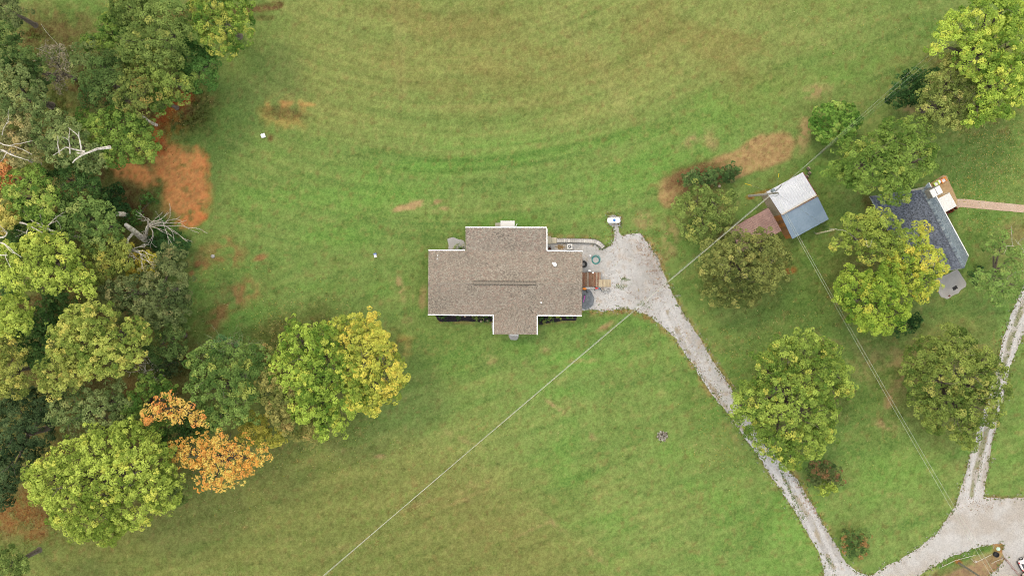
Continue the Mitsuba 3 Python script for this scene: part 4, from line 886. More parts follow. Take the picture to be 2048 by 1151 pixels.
m.box([c[0], c[1], .4], [.78, .78, .72]); part(ac, 'body', m, GREYPAINT)
m = MB(); ring = trimesh.creation.annulus(.30, .46, .06); ring.apply_translation([c[0], c[1], .80]); m.box([c[0], c[1], .775], [.88, .88, .045]); m.mesh(ring); part(ac, 'top_cover', m, WHITEPANEL)
m = MB()
m.mesh(trimesh.Trimesh(*(lambda t: (t.vertices + [c[0], c[1], .80], t.faces))(trimesh.creation.cylinder(.29, .012))))
part(ac, 'fan_opening', m, BLACK)
for k in range(4):
    m = MB(); a_ = k * math.pi / 2 + .5; m.box([c[0] + .15 * math.cos(a_), c[1] + .15 * math.sin(a_), .822], [.24, .10, .012], a_, (.3, 0)); part(ac, 'fan_blade', m, STEEL)
m = MB(); m.tube([[c[0] + .35, c[1] - .40, .3], [c[0] + .5, c[1] - .6, .15], [c[0] + .62, c[1] - .85, .2], [c[0] + .62, c[1] - 1.1, .6]], .04, 6); part(ac, 'refrigerant_line', m, BLACK)
tk = thing('propane_tank', 'white horizontal propane tank with a blue lid on a gravel pad', 'tank')
c = G(1227.5, 440.5, .75); prof = [[0, -1.13], [.22, -1.10], [.37, -1.0], [.455, -.84], [.47, -.7], [.47, .7], [.455, .84], [.37, 1.0], [.22, 1.10], [0, 1.13]]
t_ = lathe(prof, 28); t_.apply_transform(trimesh.transformations.rotation_matrix(math.pi / 2, [0, 1, 0])); t_.apply_translation([c[0], c[1], .72])
part(tk, 'shell', t_, mat('tank_paint', (.80, .81, .82), .35), smooth=40)
m = MB(); m.mesh(trimesh.Trimesh(*(lambda t: (t.vertices + [c[0] + .03, c[1], 1.14], t.faces))(lathe([[0, .26], [.12, .25], [.20, .19], [.225, .1], [.225, 0], [0, 0]], 20)))); part(tk, 'lid', m, BLUE)
for s_ in (-.7, .7):
    m = MB(); m.box([c[0] + s_, c[1], .16], [.28, .8, .32]); part(tk, 'foot', m, CONCRETE)
for s_ in (-.5, .5):
    m = MB(); m.tube([[c[0] + s_, c[1], 1.17], [c[0] + s_, c[1], 1.26]], .035, 6); part(tk, 'lifting_lug', m, STEEL)
ho = thing('garden_hose', 'coiled teal garden hose lying on the gravel by the house', 'hose')
c = G(1191.5, 520, .1); r_ = np.random.default_rng(12)
for k in range(4):
    a_ = np.linspace(0, 2 * math.pi * 2.2, 90); rr = .56 + .05 * k + .04 * np.sin(a_ * 1.0 + k) + .02 * r_.normal()
    pts = np.stack([c[0] + rr * np.cos(a_ + k) + .05 * (k == 3), c[1] + rr * np.sin(a_ + k) + (.10 if k == 3 else 0), .05 + .03 * k + .02 * np.sin(3 * a_)], 1)
    m = MB(); m.tube(pts, .034, 6); part(ho, 'coil', m, TEAL if k != 1 else TEALDARK)
def bucket(px, py, r, h, mt, label, name='bucket'):
    k = thing(name, label, 'bucket'); p = G(px, py, h)
    t = lathe([[0, 0], [r * .82, 0], [r, h], [r * .9, h], [r * .75, .04], [0, .04]], 18); t.apply_translation([p[0], p[1], .02]); part(k, 'body', t, mt)
    m = MB(); a_ = np.linspace(0, math.pi, 12); m.tube(np.stack([p[0] + r * np.cos(a_), p[1] + r * .75 * np.sin(a_), np.full(12, h * .92)], 1), .012, 5); part(k, 'handle', m, STEEL)
bucket(1180, 511, .20, .42, WHITE, 'white bucket beside the coiled teal hose')
wb = thing('tyre', 'big black tyre leaning half under the eave on the gravel side', 'tyre')
c = G(1168, 528, .3); a_ = np.linspace(0, 2 * math.pi, 33)[:-1]
tor = trimesh.creation.torus(.46, .15, major_sections=32, minor_sections=12); tor.apply_translation([c[0] - .05, c[1], .2]); part(wb, 'tread', tor, RUBBER, smooth=True)
m = MB(); m.tube(np.stack([c[0] - .05 + .30 * np.cos(a_), c[1] + .30 * np.sin(a_), np.full(32, .22)], 1), .025, 6); part(wb, 'bead', m, BLACK)
m, _ = ragged([(1160, 532), (1182, 533), (1197, 536), (1197, 543), (1160, 544)], .05, .3, .03, 77); structure('side_slab', m, CONCRETE)
for (x, y, w, lab) in ((1179, 541, .36, 'white box on the slab beside the wooden deck'), (1186, 545.2, .28, 'small white box at the top edge of the wooden deck')):
    k = thing('storage_box', lab, 'box'); p = G(x, y, .35); m = MB(); m.box([p[0], p[1], .22], [w, w * .7, .34]); part(k, 'body', m, WHITEPANEL); m = MB(); m.box([p[0], p[1], .405], [w + .03, w * .7 + .03, .03]); part(k, 'lid', m, WHITE)
dk = thing('wooden_deck', 'brown weathered wooden deck by the side door', 'deck')
x0, x1, y0, y1 = 1160, 1202, 544.5, 573
r_ = np.random.default_rng(21); n_ = 12
for i in range(n_):
    xa, xb = x0 + (x1 - x0) * i / n_, x0 + (x1 - x0) * (i + 1) / n_
    ya = y0 if i < 10 else 544.0
    a, b = G(xa, y1, .42), G(xb, ya + r_.uniform(-.4, .4), .42); m = MB()
    m.box([(a[0] + b[0]) / 2, (a[1] + b[1]) / 2, .40 + r_.uniform(-.008, .008)], [b[0] - a[0] - .03, b[1] - a[1], .04]); part(dk, 'plank', m, WOODS[r_.integers(3)])
for y in (546, 559, 572):
    a, b = G(x0, y, .3), G(x1, y, .3); m = MB(); m.box([(a[0] + b[0]) / 2, a[1], .27], [b[0] - a[0], .09, .2]); part(dk, 'joist', m, WOODS[0])
for (x, y) in ((1162, 546), (1201, 546), (1201, 572), (1181, 572)):
    p = G(x, y, .2); m = MB(); m.box([p[0], p[1], .10], [.1, .1, .2]); part(dk, 'post', m, WOODS[0])
rp = thing('wooden_ramp', 'pale plank ramp leading down from the wooden deck to the gravel', 'ramp')
for i in range(7):
    xa, xb = 1197 + 25 * i / 7, 1197 + 25 * (i + 1) / 7; z = .47 - .05 * i
    a, b = G(xa, 573.5, z), G(xb, 558.5, z); m = MB(); m.box([(a[0] + b[0]) / 2, (a[1] + b[1]) / 2, z], [b[0] - a[0] - (.06 if i == 4 else .025), b[1] - a[1] + r_.uniform(-.05, .05), .04], 0, (0, .16)); part(rp, 'plank', m, PALEWOOD[i % 2])
for y in (559.5, 572.5):
    m = MB(); m.bar(G(1198, y, .36), G(1222, y, .04), .06, .09); part(rp, 'beam', m, PALEWOOD[0])
m = MB(); m.tube([G(1171, 574.5, .95), G(1189, 576, .95)], .035, 6)
for x in (1171.5, 1188.5): m.tube([G(x, 574.5 + (x - 1171) * .08, .95) * [1, 1, 0], G(x, 574.5 + (x - 1171) * .08, .95)], .03, 6)
lone('handrail', m, WHITE, 'white handrail along the bottom edge of the wooden deck', 'handrail')
def bicycle(px, py, rz, mt, label, s=1.0, lean=.9):
    k = thing('bicycle', label, 'bicycle'); p = G(px, py, .15)
    R = np.array([[math.cos(rz), -math.sin(rz), 0], [math.sin(rz), math.cos(rz), 0], [0, 0, 1]])
    L = np.array([[1, 0, 0], [0, math.cos(lean), -math.sin(lean)], [0, math.sin(lean), math.cos(lean)]])
    W_ = lambda q: (np.asarray(q, float) * s) @ L.T @ R.T + [p[0], p[1], .06]
    a_ = np.linspace(0, 2 * math.pi, 25)
    for x in (-.5, .5):
        m = MB(); m.tube(W_(np.stack([x + .3 * np.cos(a_), a_ * 0, .32 + .3 * np.sin(a_)], 1)), .028, 6, cap=False); w = part(k, 'wheel', m, RUBBER)
        m = MB()
        for t in np.arange(6) * math.pi / 6: m.tube(W_([[x + .29 * math.cos(t), 0, .32 + .29 * math.sin(t)], [x - .29 * math.cos(t), 0, .32 - .29 * math.sin(t)]]), .005, 4)
        part(w, 'spokes', m, STEEL)
    m = MB()
    for a, b in (((-.5, 0, .32), (-.15, 0, .75)), ((-.5, 0, .32), (0, 0, .32)), ((0, 0, .32), (-.17, 0, .85)), ((0, 0, .32), (.35, 0, .75)), ((-.15, 0, .75), (.35, 0, .78)), ((.5, 0, .32), (.33, 0, .9))): m.tube(W_([a, b]), .024, 6)
    part(k, 'frame', m, mt)
    m = MB(); m.tube(W_([(.38, -.28, .92), (.33, 0, .95), (.38, .28, .92)]), .02, 6); part(k, 'handlebar', m, BLACK)
    m = MB(); m.mesh(trimesh.Trimesh(W_(trimesh.creation.icosphere(2, 1.0).vertices * [.14, .08, .04] + [-.18, 0, .87]), trimesh.creation.icosphere(2, 1.0).faces)); part(k, 'saddle', m, BLACK)
bicycle(1211, 577.5, .06, GREYPAINT, 'grey bicycle lying at the foot of the plank ramp', .95, 1.2)
bicycle(1167, 586, 1.45, BLACK, 'black bicycle lying along the house wall above the dark gravel heap', .85, 1.1)
tr = thing('tricycle', 'red and blue tricycle at the lower edge of the wooden deck', 'tricycle')
p = G(1196, 577, .3)
m = MB(); m.tube([p + [-.35, .05, 0], p + [-.1, .12, .15], p + [.1, .02, .12]], .06, 8); m.box(p + [-.28, .08, .05], [.3, .28, .06], .3); part(tr, 'frame', m, RED)
m = MB(); m.box(p + [.16, .02, .08], [.34, .30, .16], .1); part(tr, 'basket', m, mat('slate_blue', (.06, .16, .24), .5))
for q_ in ((-.5, -.18), (-.45, .25), (.42, -.05)):
    t = trimesh.creation.torus(.11, .035, major_sections=16, minor_sections=6); t.apply_transform(trimesh.transformations.rotation_matrix(1.2, [1, .3, 0])); t.apply_translation([p[0] + q_[0], p[1] + q_[1], .14]); part(tr, 'wheel', t, RUBBER)
k = thing('toy_car', 'orange red ride-on toy car by the corner of the handrail', 'toy'); p = G(1169, 577, .3); m = MB()
m.mesh(trimesh.Trimesh(*(lambda t: (t.vertices * [.36, .22, .16] + [p[0], p[1], .26], t.faces))(trimesh.creation.icosphere(2, 1.0)))); part(k, 'body', m, ORANGE)
for q_ in ((-.22, -.2), (-.22, .2), (.22, -.2), (.22, .2)):
    t = trimesh.creation.cylinder(.10, .07, sections=14); t.apply_transform(trimesh.transformations.rotation_matrix(math.pi / 2, [1, 0, 0])); t.apply_translation([p[0] + q_[0], p[1] + q_[1], .12]); part(k, 'wheel', t, RUBBER)
k = thing('plastic_scooter', 'pink plastic scooter leaning on the dark gravel heap', 'scooter'); m = MB()
m.tube([G(1167, 604, .5), G(1170, 590, .75)], .06, 8); part(k, 'deck', m, PINK)
m = MB(); m.tube([G(1168.5, 590, .8) - [.0, 0, 0], G(1171.5, 591, .82)], .03, 6); part(k, 'handle', m, BLACK)
for q_ in ((1167, 604.6), (1170, 589.6)):
    t = trimesh.creation.cylinder(.07, .05, sections=12); p = G(*q_, .45 if q_[1] > 600 else .68); t.apply_translation(p); part(k, 'wheel', t, RUBBER)
def mound(px, py, rx, ry, h, bs, name, label, cat, seed):
    n = 40; u = np.linspace(-1.15, 1.15, n); U, V_ = np.meshgrid(u, u); c = G(px, py, 0)
    d = np.sqrt(U ** 2 + V_ ** 2) + .12 * (meshkit.fbm(np.stack([U * 2, V_ * 2, U * 0], -1), 2, seed) - .5)
    z = h * np.clip(1 - d, -.08, 1) ** 1.0 if False else h * np.maximum(1 - d ** 1.3, -.15)
    z = z + .06 * (meshkit.noise(np.stack([U * 14, V_ * 14, U * 0], -1), seed) - .5)
    v = np.stack([c[0] + U * rx, c[1] + V_ * ry, z], -1).reshape(-1, 3)
    i, j = np.meshgrid(np.arange(n - 1), np.arange(n - 1), indexing='ij')
    q = np.stack([i * n + j, i * n + j + 1, (i + 1) * n + j + 1, (i + 1) * n + j], -1).reshape(-1, 4)
    return lone(name, trimesh.Trimesh(v, np.vstack([q[:, [0, 1, 2]], q[:, [0, 2, 3]]]), process=False), bs, label, cat, smooth=True)
GREYSTONE = matp('grey_stone', lambda p, n, uv: MIX(mi.Color3f(.075, .085, .095), mi.Color3f(.24, .255, .27), N(p.x * 11, p.y * 11, p.z * 11) * .5 + F(p.x * 3, p.y * 3) * .5), .95, .1)
mound(1171, 598, 1.45, 1.75, .75, GREYSTONE, 'gravel_heap', 'heap of dark grey gravel against the house corner', 'gravel heap', 5)
# small things in the lawns
k = thing('plastic_box', 'white square plastic lid box on the lawn beside a bare patch', 'box'); p = G(526, 271, .3); m = MB(); m.box([p[0], p[1], .14], [.62, .62, .26], .35); part(k, 'body', m, WHITEPANEL); m = MB(); m.box([p[0], p[1], .29], [.68, .68, .045], .35); part(k, 'lid', m, WHITE)
k = thing('ground_cover_cap', 'grey concrete cap on the lawn by the dark olive grey tree', 'concrete cap'); p = G(425, 512, .2); t = lathe([[0, .28], [.24, .26], [.30, .2], [.32, 0], [0, 0]], 18); t.apply_translation([p[0], p[1], 0]); part(k, 'body', t, CONCRETE)
m = MB(); m.tube([[p[0] - .1, p[1], .27], [p[0], p[1], .36], [p[0] + .1, p[1], .27]], .018, 5); part(k, 'ring', m, STEEL)
k = thing('garden_chair', 'small blue and white chair lying on the lawn left of the house', 'chair'); p = G(750.5, 510.5, .2)
for nm, c, sz, mt_ in (('seat', (0, -.12, .14), (.42, .4, .05), WHITE), ('backrest', (-.05, .22, .16), (.46, .36, .05), mat('faded_blue', (.16, .22, .42), .6))):
    m = MB(); m.box(p * [1, 1, 0] + np.array(c), sz, .2, (.12, 0)); part(k, nm, m, mt_)
for q_ in ((-.2, -.3), (.2, -.3), (-.28, .0), (.26, .05)):
    m = MB(); m.tube([p * [1, 1, 0] + [q_[0], q_[1], .03], p * [1, 1, 0] + [q_[0] * .7, q_[1] * .6, .14]], .02, 5); part(k, 'leg', m, STEEL)
fp = thing('fire_pit', 'round pile of pale stones and ash in the front lawn', 'fire pit'); r_ = np.random.default_rng(8); c = G(1325, 872, 0)
m = MB()
for i in range(60):
    a_, rr = r_.random() * 6.28, (.75 if i < 34 else .75 * math.sqrt(r_.random())) + r_.normal() * .12
    stone(m, [c[0] + rr * math.cos(a_), c[1] + rr * math.sin(a_), .05 + .05 * r_.random()], r_.uniform(.09, .19), i, C(*[(190, 184, 170), (146, 138, 122), (104, 98, 86), (204, 200, 188)][r_.integers(4)]))
part(fp, 'stones', m, VC, kind='stuff')
t = trimesh.creation.cylinder(.72, .03, sections=24); t.apply_translation([c[0], c[1], .012]); part(fp, 'ash', t, mat('ash', (.24, .225, .195), .95))
# planting in the mulch beds and by the rear slab
r_ = np.random.default_rng(31)
for i, (x, y, rr, pal) in enumerate(((886, 634, 4, 'scrub'), (916, 634, 3.5, 'forest'), (952, 635, 6, 'olive'), (973, 636, 6, 'scrub'), (984, 634, 4, 'forest'), (1082, 637, 5, 'forest'), (1099, 634, 6, 'bright'), (1117, 633, 4, 'lime'), (1135, 634, 4, 'forest'), (1087, 643, 4, 'russet'), (912, 493, 5, 'olive'), (921, 496, 4, 'forest'))):
    lab = ['first low plant from the left in the left mulch bed', 'second low plant from the left in the left mulch bed', 'olive clump in the middle right of the left mulch bed', 'leafy green plant near the porch end of the left mulch bed', 'dark plant tucked against the porch in the left mulch bed', 'dark plant nearest the porch in the right mulch bed', 'bright green plant in the right mulch bed', 'lime green plant in the right mulch bed', 'dark plant farthest right in the right mulch bed', 'reddish plant at the front of the right mulch bed', 'olive plant beside the grey slab behind the house', 'dark plant between the grey slab and the house wall'][i]
    tree('bedding_plant', lab, 'plant', .6, [(x, y, rr), (x + 2, y + 1.5, rr * .7)], pal, 'plants in the beds' if False else None, clump=.18, leaf=.13, dens=.7, trunk=False, base=(x, y))
for i, (x, y) in enumerate(((930, 632), (962, 642), (975, 641))):
    m = MB(); stone(m, G(x, y, .1), .2, i + 3, C(206, 186, 160)); lone('garden_stone', m, VC, ['pale stone in the middle of the left mulch bed', 'pale stone at the front edge of the left mulch bed', 'pale stone near the porch in the left mulch bed'][i], 'stone')
m = MB(); r_ = np.random.default_rng(3)
for i in range(160):
    p = G(1121 + r_.normal() * 4.5, 493.5 + r_.normal() * 2.5, .03); leaves_mesh(m, p[None], unit(np.array([[r_.normal() * .3, r_.normal() * .3, 1.]])), np.array([.16]), np.array([C(*[(214, 178, 110), (196, 150, 84), (226, 200, 140)][r_.integers(3)])]), r_)
lone('leaf_pile', m, LEAF, 'small drift of straw coloured leaves left of the air conditioner', 'leaves', kind='stuff')
m = MB()
for i in range(14): stone(m, G(1099 + r_.normal() * 2, 497 + r_.normal() * 1.4, .06), r_.uniform(.06, .13), i, C(96, 66, 52))
lone('bark_chunks', m, VC, 'dark brown wood chunks in the corner behind the house', 'wood', kind='stuff')

# ------------------------------------------------------------------ metal roofed shed, lean-to and neighbours
def sheet_roof(parent, el, er, rr, rl, nsheets, bs, ribs=5, th=.03, name='roof_panel'):
    """corrugated sheets side by side between the eave el-er and the ridge rl-rr; every sheet is a part"""
    el, er, rr, rl = (np.asarray(a, float) for a in (el, er, rr, rl))
    n = np.cross(er - el, rl - el); n /= np.linalg.norm(n)
    if n[2] < 0: n = -n
    r_ = np.random.default_rng(nsheets)
    for i in range(nsheets):
        u = np.linspace(i / nsheets, (i + 1.03) / nsheets, ribs * 4 + 1).clip(0, 1)
        prof = np.tile([0, 0, 1, 1], ribs + 1)[:len(u)] * th + .004 * (i % 2) + r_.uniform(0, .003)
        a = el + (er - el) * u[:, None] + n * prof[:, None] ; b = rl + (rr - rl) * u[:, None] + n * prof[:, None]
        a = a - (rl - el) * r_.uniform(0, .006)
        k = len(u); v = np.vstack([a, b]); j = np.arange(k - 1)
        q = np.stack([j, j + 1, j + 1 + k, j + k], 1)
        part(parent, name, trimesh.Trimesh(v, np.vstack([q[:, [0, 1, 2]], q[:, [0, 2, 3]]]), process=False), bs)
def board_wall(parent, a, b, z0, za, zb, n, mats, seed, th=.03, name='board'):
    """upright boards from a to b (plan points), tops running from za to zb"""
    r_ = np.random.default_rng(seed); a, b = np.asarray(a[:2], float), np.asarray(b[:2], float)
    d = b - a; L = np.linalg.norm(d); ang = math.atan2(d[1], d[0])
    for i in range(n):
        t = (i + .5) / n; c = a + d * t; z = za + (zb - za) * t; m = MB()
        m.box([c[0], c[1], (z0 + z) / 2], [L / n - .012, th + r_.uniform(0, .014), z - z0], ang); part(parent, name, m, mats[r_.integers(len(mats))])
shed = thing('metal_roofed_shed', 'wooden shed with a white and a blue grey metal roof slope', 'shed')
zw0, zw1, zb1, zb0 = 3.0, 4.15, 3.75, 2.7
W0, W1, W2, W3 = G(1533, 384, zw0), G(1605.5, 344.5, zw0), G(1633, 389.5, zw1), G(1562.5, 429, zw1)
B0, B1, B2, B3 = G(1584.5, 477.5, zb0), G(1657.5, 438, zb0), G(1635, 392, zb1), G(1562, 430, zb1)
rf = part(shed, 'roof_frame', MB().slab([W0 - [0, 0, .04], W1 - [0, 0, .04], W2 - [0, 0, .04], W3 - [0, 0, .04]], .08).slab([B0 - [0, 0, .04], B1 - [0, 0, .04], B2 - [0, 0, .04], B3 - [0, 0, .04]], .08), WOODS[0], kind='stuff')
sheet_roof(shed, W0, W1, W2, W3, 8, WHITEROOF, 2, .06)
sheet_roof(shed, B0, B1, B2, B3, 8, BLUEROOF, 1, .02)
m = MB(); m.bar(W3 + [0, 0, .04], W2 + [0, 0, .04], .22, .05); part(shed, 'ridge_flashing', m, mat('flashing', (.50, .46, .41), .5))
m = MB(); m.bar(B3 + [.12, .0, .12], B2 + [.08, .05, .12], .05, .42); part(shed, 'ridge_board', m, BARNWOOD[0])
m = MB(); m.bar(W1 + [.04, .0, -.06], W2 + [.06, 0, -.06], .06, .2); part(shed, 'rake_board', m, mat('dark_red', (.22, .035, .05), .6))
def shrink(p, q, t): return p + (q - p) * t
cS = (W0 + W1 + B0 + B1) / 4
ins = lambda p, k=.035: np.array([p[0] + (cS[0] - p[0]) * k, p[1] + (cS[1] - p[1]) * k, 0])
c0, c1, c2, c3, c4, c5 = ins(W0), ins(W1), ins(W2), ins(B1), ins(B0), ins(W3)
board_wall(shed, c0, c5, 0, zw0 - .12, zw1 - .14, 12, [BARNWOOD[2]], 1)
board_wall(shed, c5, c4, 0, zb1 - .14, zb0 - .14, 14, BARNWOOD[:2], 2)
board_wall(shed, c4, c3, 0, zb0 - .14, zb0 - .14, 18, BARNWOOD[:2], 3)
board_wall(shed, c3, c2, 0, zb0 - .14, zb1 - .14, 12, [mat('barn_red', (.25, .05, .05), .7)], 4)
board_wall(shed, c2, c1, 0, zw1 - .14, zw0 - .12, 12, ['mat_barn_red'], 5)
board_wall(shed, c1, c0, 0, zw0 - .14, zw0 - .14, 18, [BARNWOOD[2]], 6)
lt = thing('open_lean_to', 'low open lean-to with a faded pinkish brown metal roof', 'shed')
zl = 2.4
L0, L1, L2, L3 = G(1458, 459, zl), G(1537, 415.5, zl + .1), G(1563, 461, zl + .5), G(1484, 505, zl + .4)
e0, e1 = L0, L3
sheet_roof(lt, L3, L0, L1, L2, 6, PINKROOF, 2, .07)
for t in (.02, .5, .98):
    for (p, q) in ((L0, L1), (L3, L2)):
        c = p + (q - p) * t; m = MB(); m.box([c[0] * .999, c[1], (c[2] - .08) / 2], [.13, .13, c[2] - .08], .5); part(lt, 'post', m, WOODS[1])
for (p, q) in ((L0, L1), (L3, L2)):
    m = MB(); m.bar(p - [0, 0, .11], q - [0, 0, .11], .08, .16); part(lt, 'beam', m, WOODS[0])
m = MB(); c = (L1 + L0) / 2; q_ = L0 + (L1 - L0) * .55; q2 = L3 + (L2 - L3) * .55; m.bar(q_ + [0, 0, .05], q2 + [0, 0, .05], .12, .03); part(lt, 'lap_strip', m, PINKROOF)
rr_ = np.random.default_rng(6)
stump_list = ((1617, 337, .34, 'round cut log standing beyond the white roof corner'), (1619, 346, .30, 'cut log lying next to the round log by the white roof'), (1614, 353, .28, 'grey weathered log end at the white roof corner'))
for (x, y, r, lab) in stump_list:
    k = thing('log', lab, 'log'); p = G(x, y, .3); m = MB(); m.tube([[p[0] - .1, p[1] - .12, .18], [p[0] + .1, p[1] + .12, .34]], [r, r * .95], 14); part(k, 'bark', m, BARK)
    m = MB(); m.tube([[p[0] + .1, p[1] + .12, .335], [p[0] + .115, p[1] + .138, .355]], r * .88, 14); part(k, 'cut_end', m, PALEWOOD[0])
k = thing('plank_stack', 'stack of weathered grey boards between lean-to and shed', 'lumber')
for i in range(5):
    a, b = G(1543 + i * 1.2, 412, .3), G(1556 + i * 1.0, 436, .3); m = MB(); m.bar(a * [1, 1, 0] + [0, 0, .08 + .05 * (i % 3)], b * [1, 1, 0] + [0, 0, .08 + .05 * (i % 3)], .18, .045); part(k, 'plank', m, (PALEWOOD + WOODS)[i])
m = MB(); stone(m, G(1439, 372, .2), .28, 4, C(206, 190, 176)); lone('field_stone', m, VC, 'pale stone in the garden bed between the bushes', 'stone')

# ------------------------------------------------------------------ dark roofed cottage at the right
cot = thing('cottage', 'cottage with a dark grey blue shingle roof and a stone chimney', 'house')
DT_ = [C(118, 126, 142), C(132, 140, 156), C(146, 154, 170), C(104, 112, 126), C(138, 144, 158)]
LT_ = [C(146, 160, 170), C(160, 174, 182), C(130, 144, 154), C(172, 184, 190), C(120, 132, 144)]
GREYSH = [C(84, 90, 100), C(104, 112, 122), C(122, 132, 140), C(70, 76, 86), C(112, 118, 124)]
ze, zr, zf = 2.9, 6.6, 2.3
K0, K1 = G(1846, 379, zr), G(1928, 535, zr)
R0, R1 = G(1857, 366, ze + .2), G(1936, 512, ze + .2)
F0, F1 = G(1740, 393, zf), G(1826, 552, zf)
dk_ = part(cot, 'roof', MB().slab([R0, K0, K1, R1], .14).slab([K0, F0, F1, K1], .14), mat('cottage_deck', C(80, 84, 92), .9))
sh = MB(); shingle_plane(sh, F0, F1, K1, K0, DT_, 51, .16); part(dk_, 'shingles', sh, VC, 'dark shingles of the long slope', 'stuff')
sh = MB(); shingle_plane(sh, R1, R0, K0, K1, LT_, 52, .16); part(dk_, 'shingles', sh, VC, 'paler shingles of the far slope', 'stuff')
sh = MB(); ridge_caps(sh, K0, K1, .24, LT_, 53); part(dk_, 'ridge_caps', sh, VC, kind='stuff')
cc = (R0 + R1 + F0 + F1) / 4
ins = lambda p, k=.06: np.array([p[0] + (cc[0] - p[0]) * k, p[1] + (cc[1] - p[1]) * k])
corners = [ins(R0), ins(R1), ins(F1, .22), ins(F0, .22)]
m = MB(); m.prism(corners, 0, zf + .35); part(cot, 'wall', m, mat('cottage_wall', (.20, .14, .10), .8))
for (a, b, k_) in ((R0, F0, K0), (R1, F1, K1)):
    a, b, k2 = (np.append(ins(p), z) for p, z in ((a, ze - .25), (b, zf - .25), (k_, zr - .3)))
    m = MB(); m.add([a, b, k2], [[0, 1, 2]]); part(cot, 'gable', m, SIDING)
for (a, b) in ((R0, R1), ):
    d = (b - a) / np.linalg.norm(b - a); s_ = np.array([d[1], -d[0], 0]); s_ = s_ if s_[0] > 0 else -s_
    m = MB(); m.bar(a + s_ * .08, b + s_ * .08, .14, .13); part(cot, 'gutter', m, WHITE)
m = MB(); m.bar(F0 + [-.05, -.03, -.05], F1 + [-.05, -.03, -.05], .06, .12); part(cot, 'gutter', m, GREYPAINT)
for (a, b) in ((R1, K1), (F1, K1), (R0, K0), (F0, K0)):
    m = MB(); o = np.array([0, -.04, 0]) if a is R1 or a is F1 else np.array([0, .04, 0]); m.bar(a + o - [0, 0, .06], b + o - [0, 0, .06], .05, .18); part(cot, 'rake_board', m, GREYPAINT)
for t in (.25, .6, .85):
    p, q = np.array([*corners[0], 1.6]), np.array([*corners[1], 1.6]); c = p + (q - p) * t; a_ = math.atan2(*(q - p)[1::-1])
    m = MB(); m.box(c, [1.3, .06, 1.2], a_); w = part(cot, 'window', m, WHITE); m = MB(); m.box(c, [1.12, .09, 1.02], a_); part(w, 'pane', m, DARKGLASS)
STONE = matp('chimney_stone', lambda p, n, uv: MIX(mi.Color3f(.17, .165, .155), mi.Color3f(.33, .32, .30), F(p.x * 3, p.y * 3, p.z * 3)), .9, .1)
d = (K1 - K0)[:2] / np.linalg.norm((K1 - K0)[:2]); aC = math.atan2(d[1], d[0])
tp = G(1873.5, 383, 8.0); m = MB(); m.box([tp[0] - .1, tp[1], 4.0], [1.35, 1.75, 7.9], aC); ch = part(cot, 'chimney', m, STONE, 'stone chimney rising through the roof edge')
for s_ in (-.47, .47):
    pr = np.array([-d[1], d[0]]) * s_ ; m = MB(); m.box([tp[0] - .1 + pr[0], tp[1] + pr[1], 8.0], [1.25, .82, .12], aC); part(ch, 'chimney_cap', m, WHITEPANEL)
# patio, porch awning, pad
m, _ = ragged([(1858, 368), (1887, 349), (1893, 351), (1915, 401), (1914, 416), (1898, 427), (1886, 430)], .05, .4, .03, 61); structure('patio', m, TANPATIO)
m, _ = ragged([(1893, 549), (1914, 537), (1933, 566), (1932, 573), (1922, 579), (1917, 586), (1903, 592), (1893, 598), (1880, 592), (1866, 560)], .05, .3, .10, 63); structure('concrete_pad', m, CONCRETE)
aw = thing('porch_awning', 'flat white metal awning over the cottage porch', 'awning')
A0, A1, A2, A3 = G(1874, 398, 2.55), G(1898.5, 385.5, 2.4), G(1913, 412, 2.4), G(1889, 425, 2.55)
sheet_roof(aw, A1, A2, A3, A0, 5, WHITEPANEL, 3, .03, 'awning_panel')
for p in (A1, A2):
    m = MB(); m.tube([[p[0] * .999, p[1], 0], [p[0] * .999, p[1], 2.36]], .05, 8); part(aw, 'post', m, WHITE)
m = MB(); m.bar(A1 - [0, 0, .06], A2 - [0, 0, .06], .08, .12); part(aw, 'beam', m, WHITE)
r_ = np.random.default_rng(17)
for i, (x, y) in enumerate(((1892, 427.5), (1899, 423.5), (1905, 420.5), (1911, 416))):
    k = thing('flower_pot', ['red flowers in a dark pot nearest the cottage, at the awning edge', 'dark pot with red flowers, second from the cottage along the awning edge', 'tall dark plant pot with red flowers, third along the awning edge', 'red flowers in a dark pot at the outer awning corner'][i], 'plant pot')
    p = G(x, y, .4); t = lathe([[0, 0], [.16, 0], [.23, .36], [.19, .36], [.15, .3], [0, .3]], 16); t.apply_translation(p * [1, 1, 0]); part(k, 'pot', t, BLACK)
    q_ = r_.normal(size=(90, 3)) * [.16, .16, .12] + p * [1, 1, 0] + [0, 0, .52]; m = MB(); leaves_mesh(m, q_, unit(r_.normal(size=(90, 3)) + [0, 0, .8]), np.full(90, .12), np.where(r_.random((90, 1)) < .55, C(190, 30, 40), C(60, 84, 40)), r_); part(k, 'flowers', m, LEAF)
def patio_chair(px, py, rz, mt, label):
    k = thing('armchair', label, 'chair'); p = G(px, py, .5) * [1, 1, 0]; R = lambda v: p + np.array([v[0] * math.cos(rz) - v[1] * math.sin(rz), v[0] * math.sin(rz) + v[1] * math.cos(rz), v[2]])
    def b(nm, c, s, m_, t=(0, 0)): m = MB(); m.box(R(c), s, rz, t); return part(k, nm, m, m_)
    b('seat', (0, 0, .38), (.72, .70, .05), mt); b('backrest', (0, .40, .68), (.78, .06, .60), mt, (-.2, 0))
    for s in (-.40, .40): b('armrest', (s, 0, .62), (.13, .80, .04), mt)
    for s in ((-.38, -.32), (.38, -.32), (-.38, .32), (.38, .32)): b('leg', (s[0], s[1], .31), (.06, .07, .60), mt)
    b('cushion', (0, -.02, .45), (.54, .54, .09), WHITEPANEL)
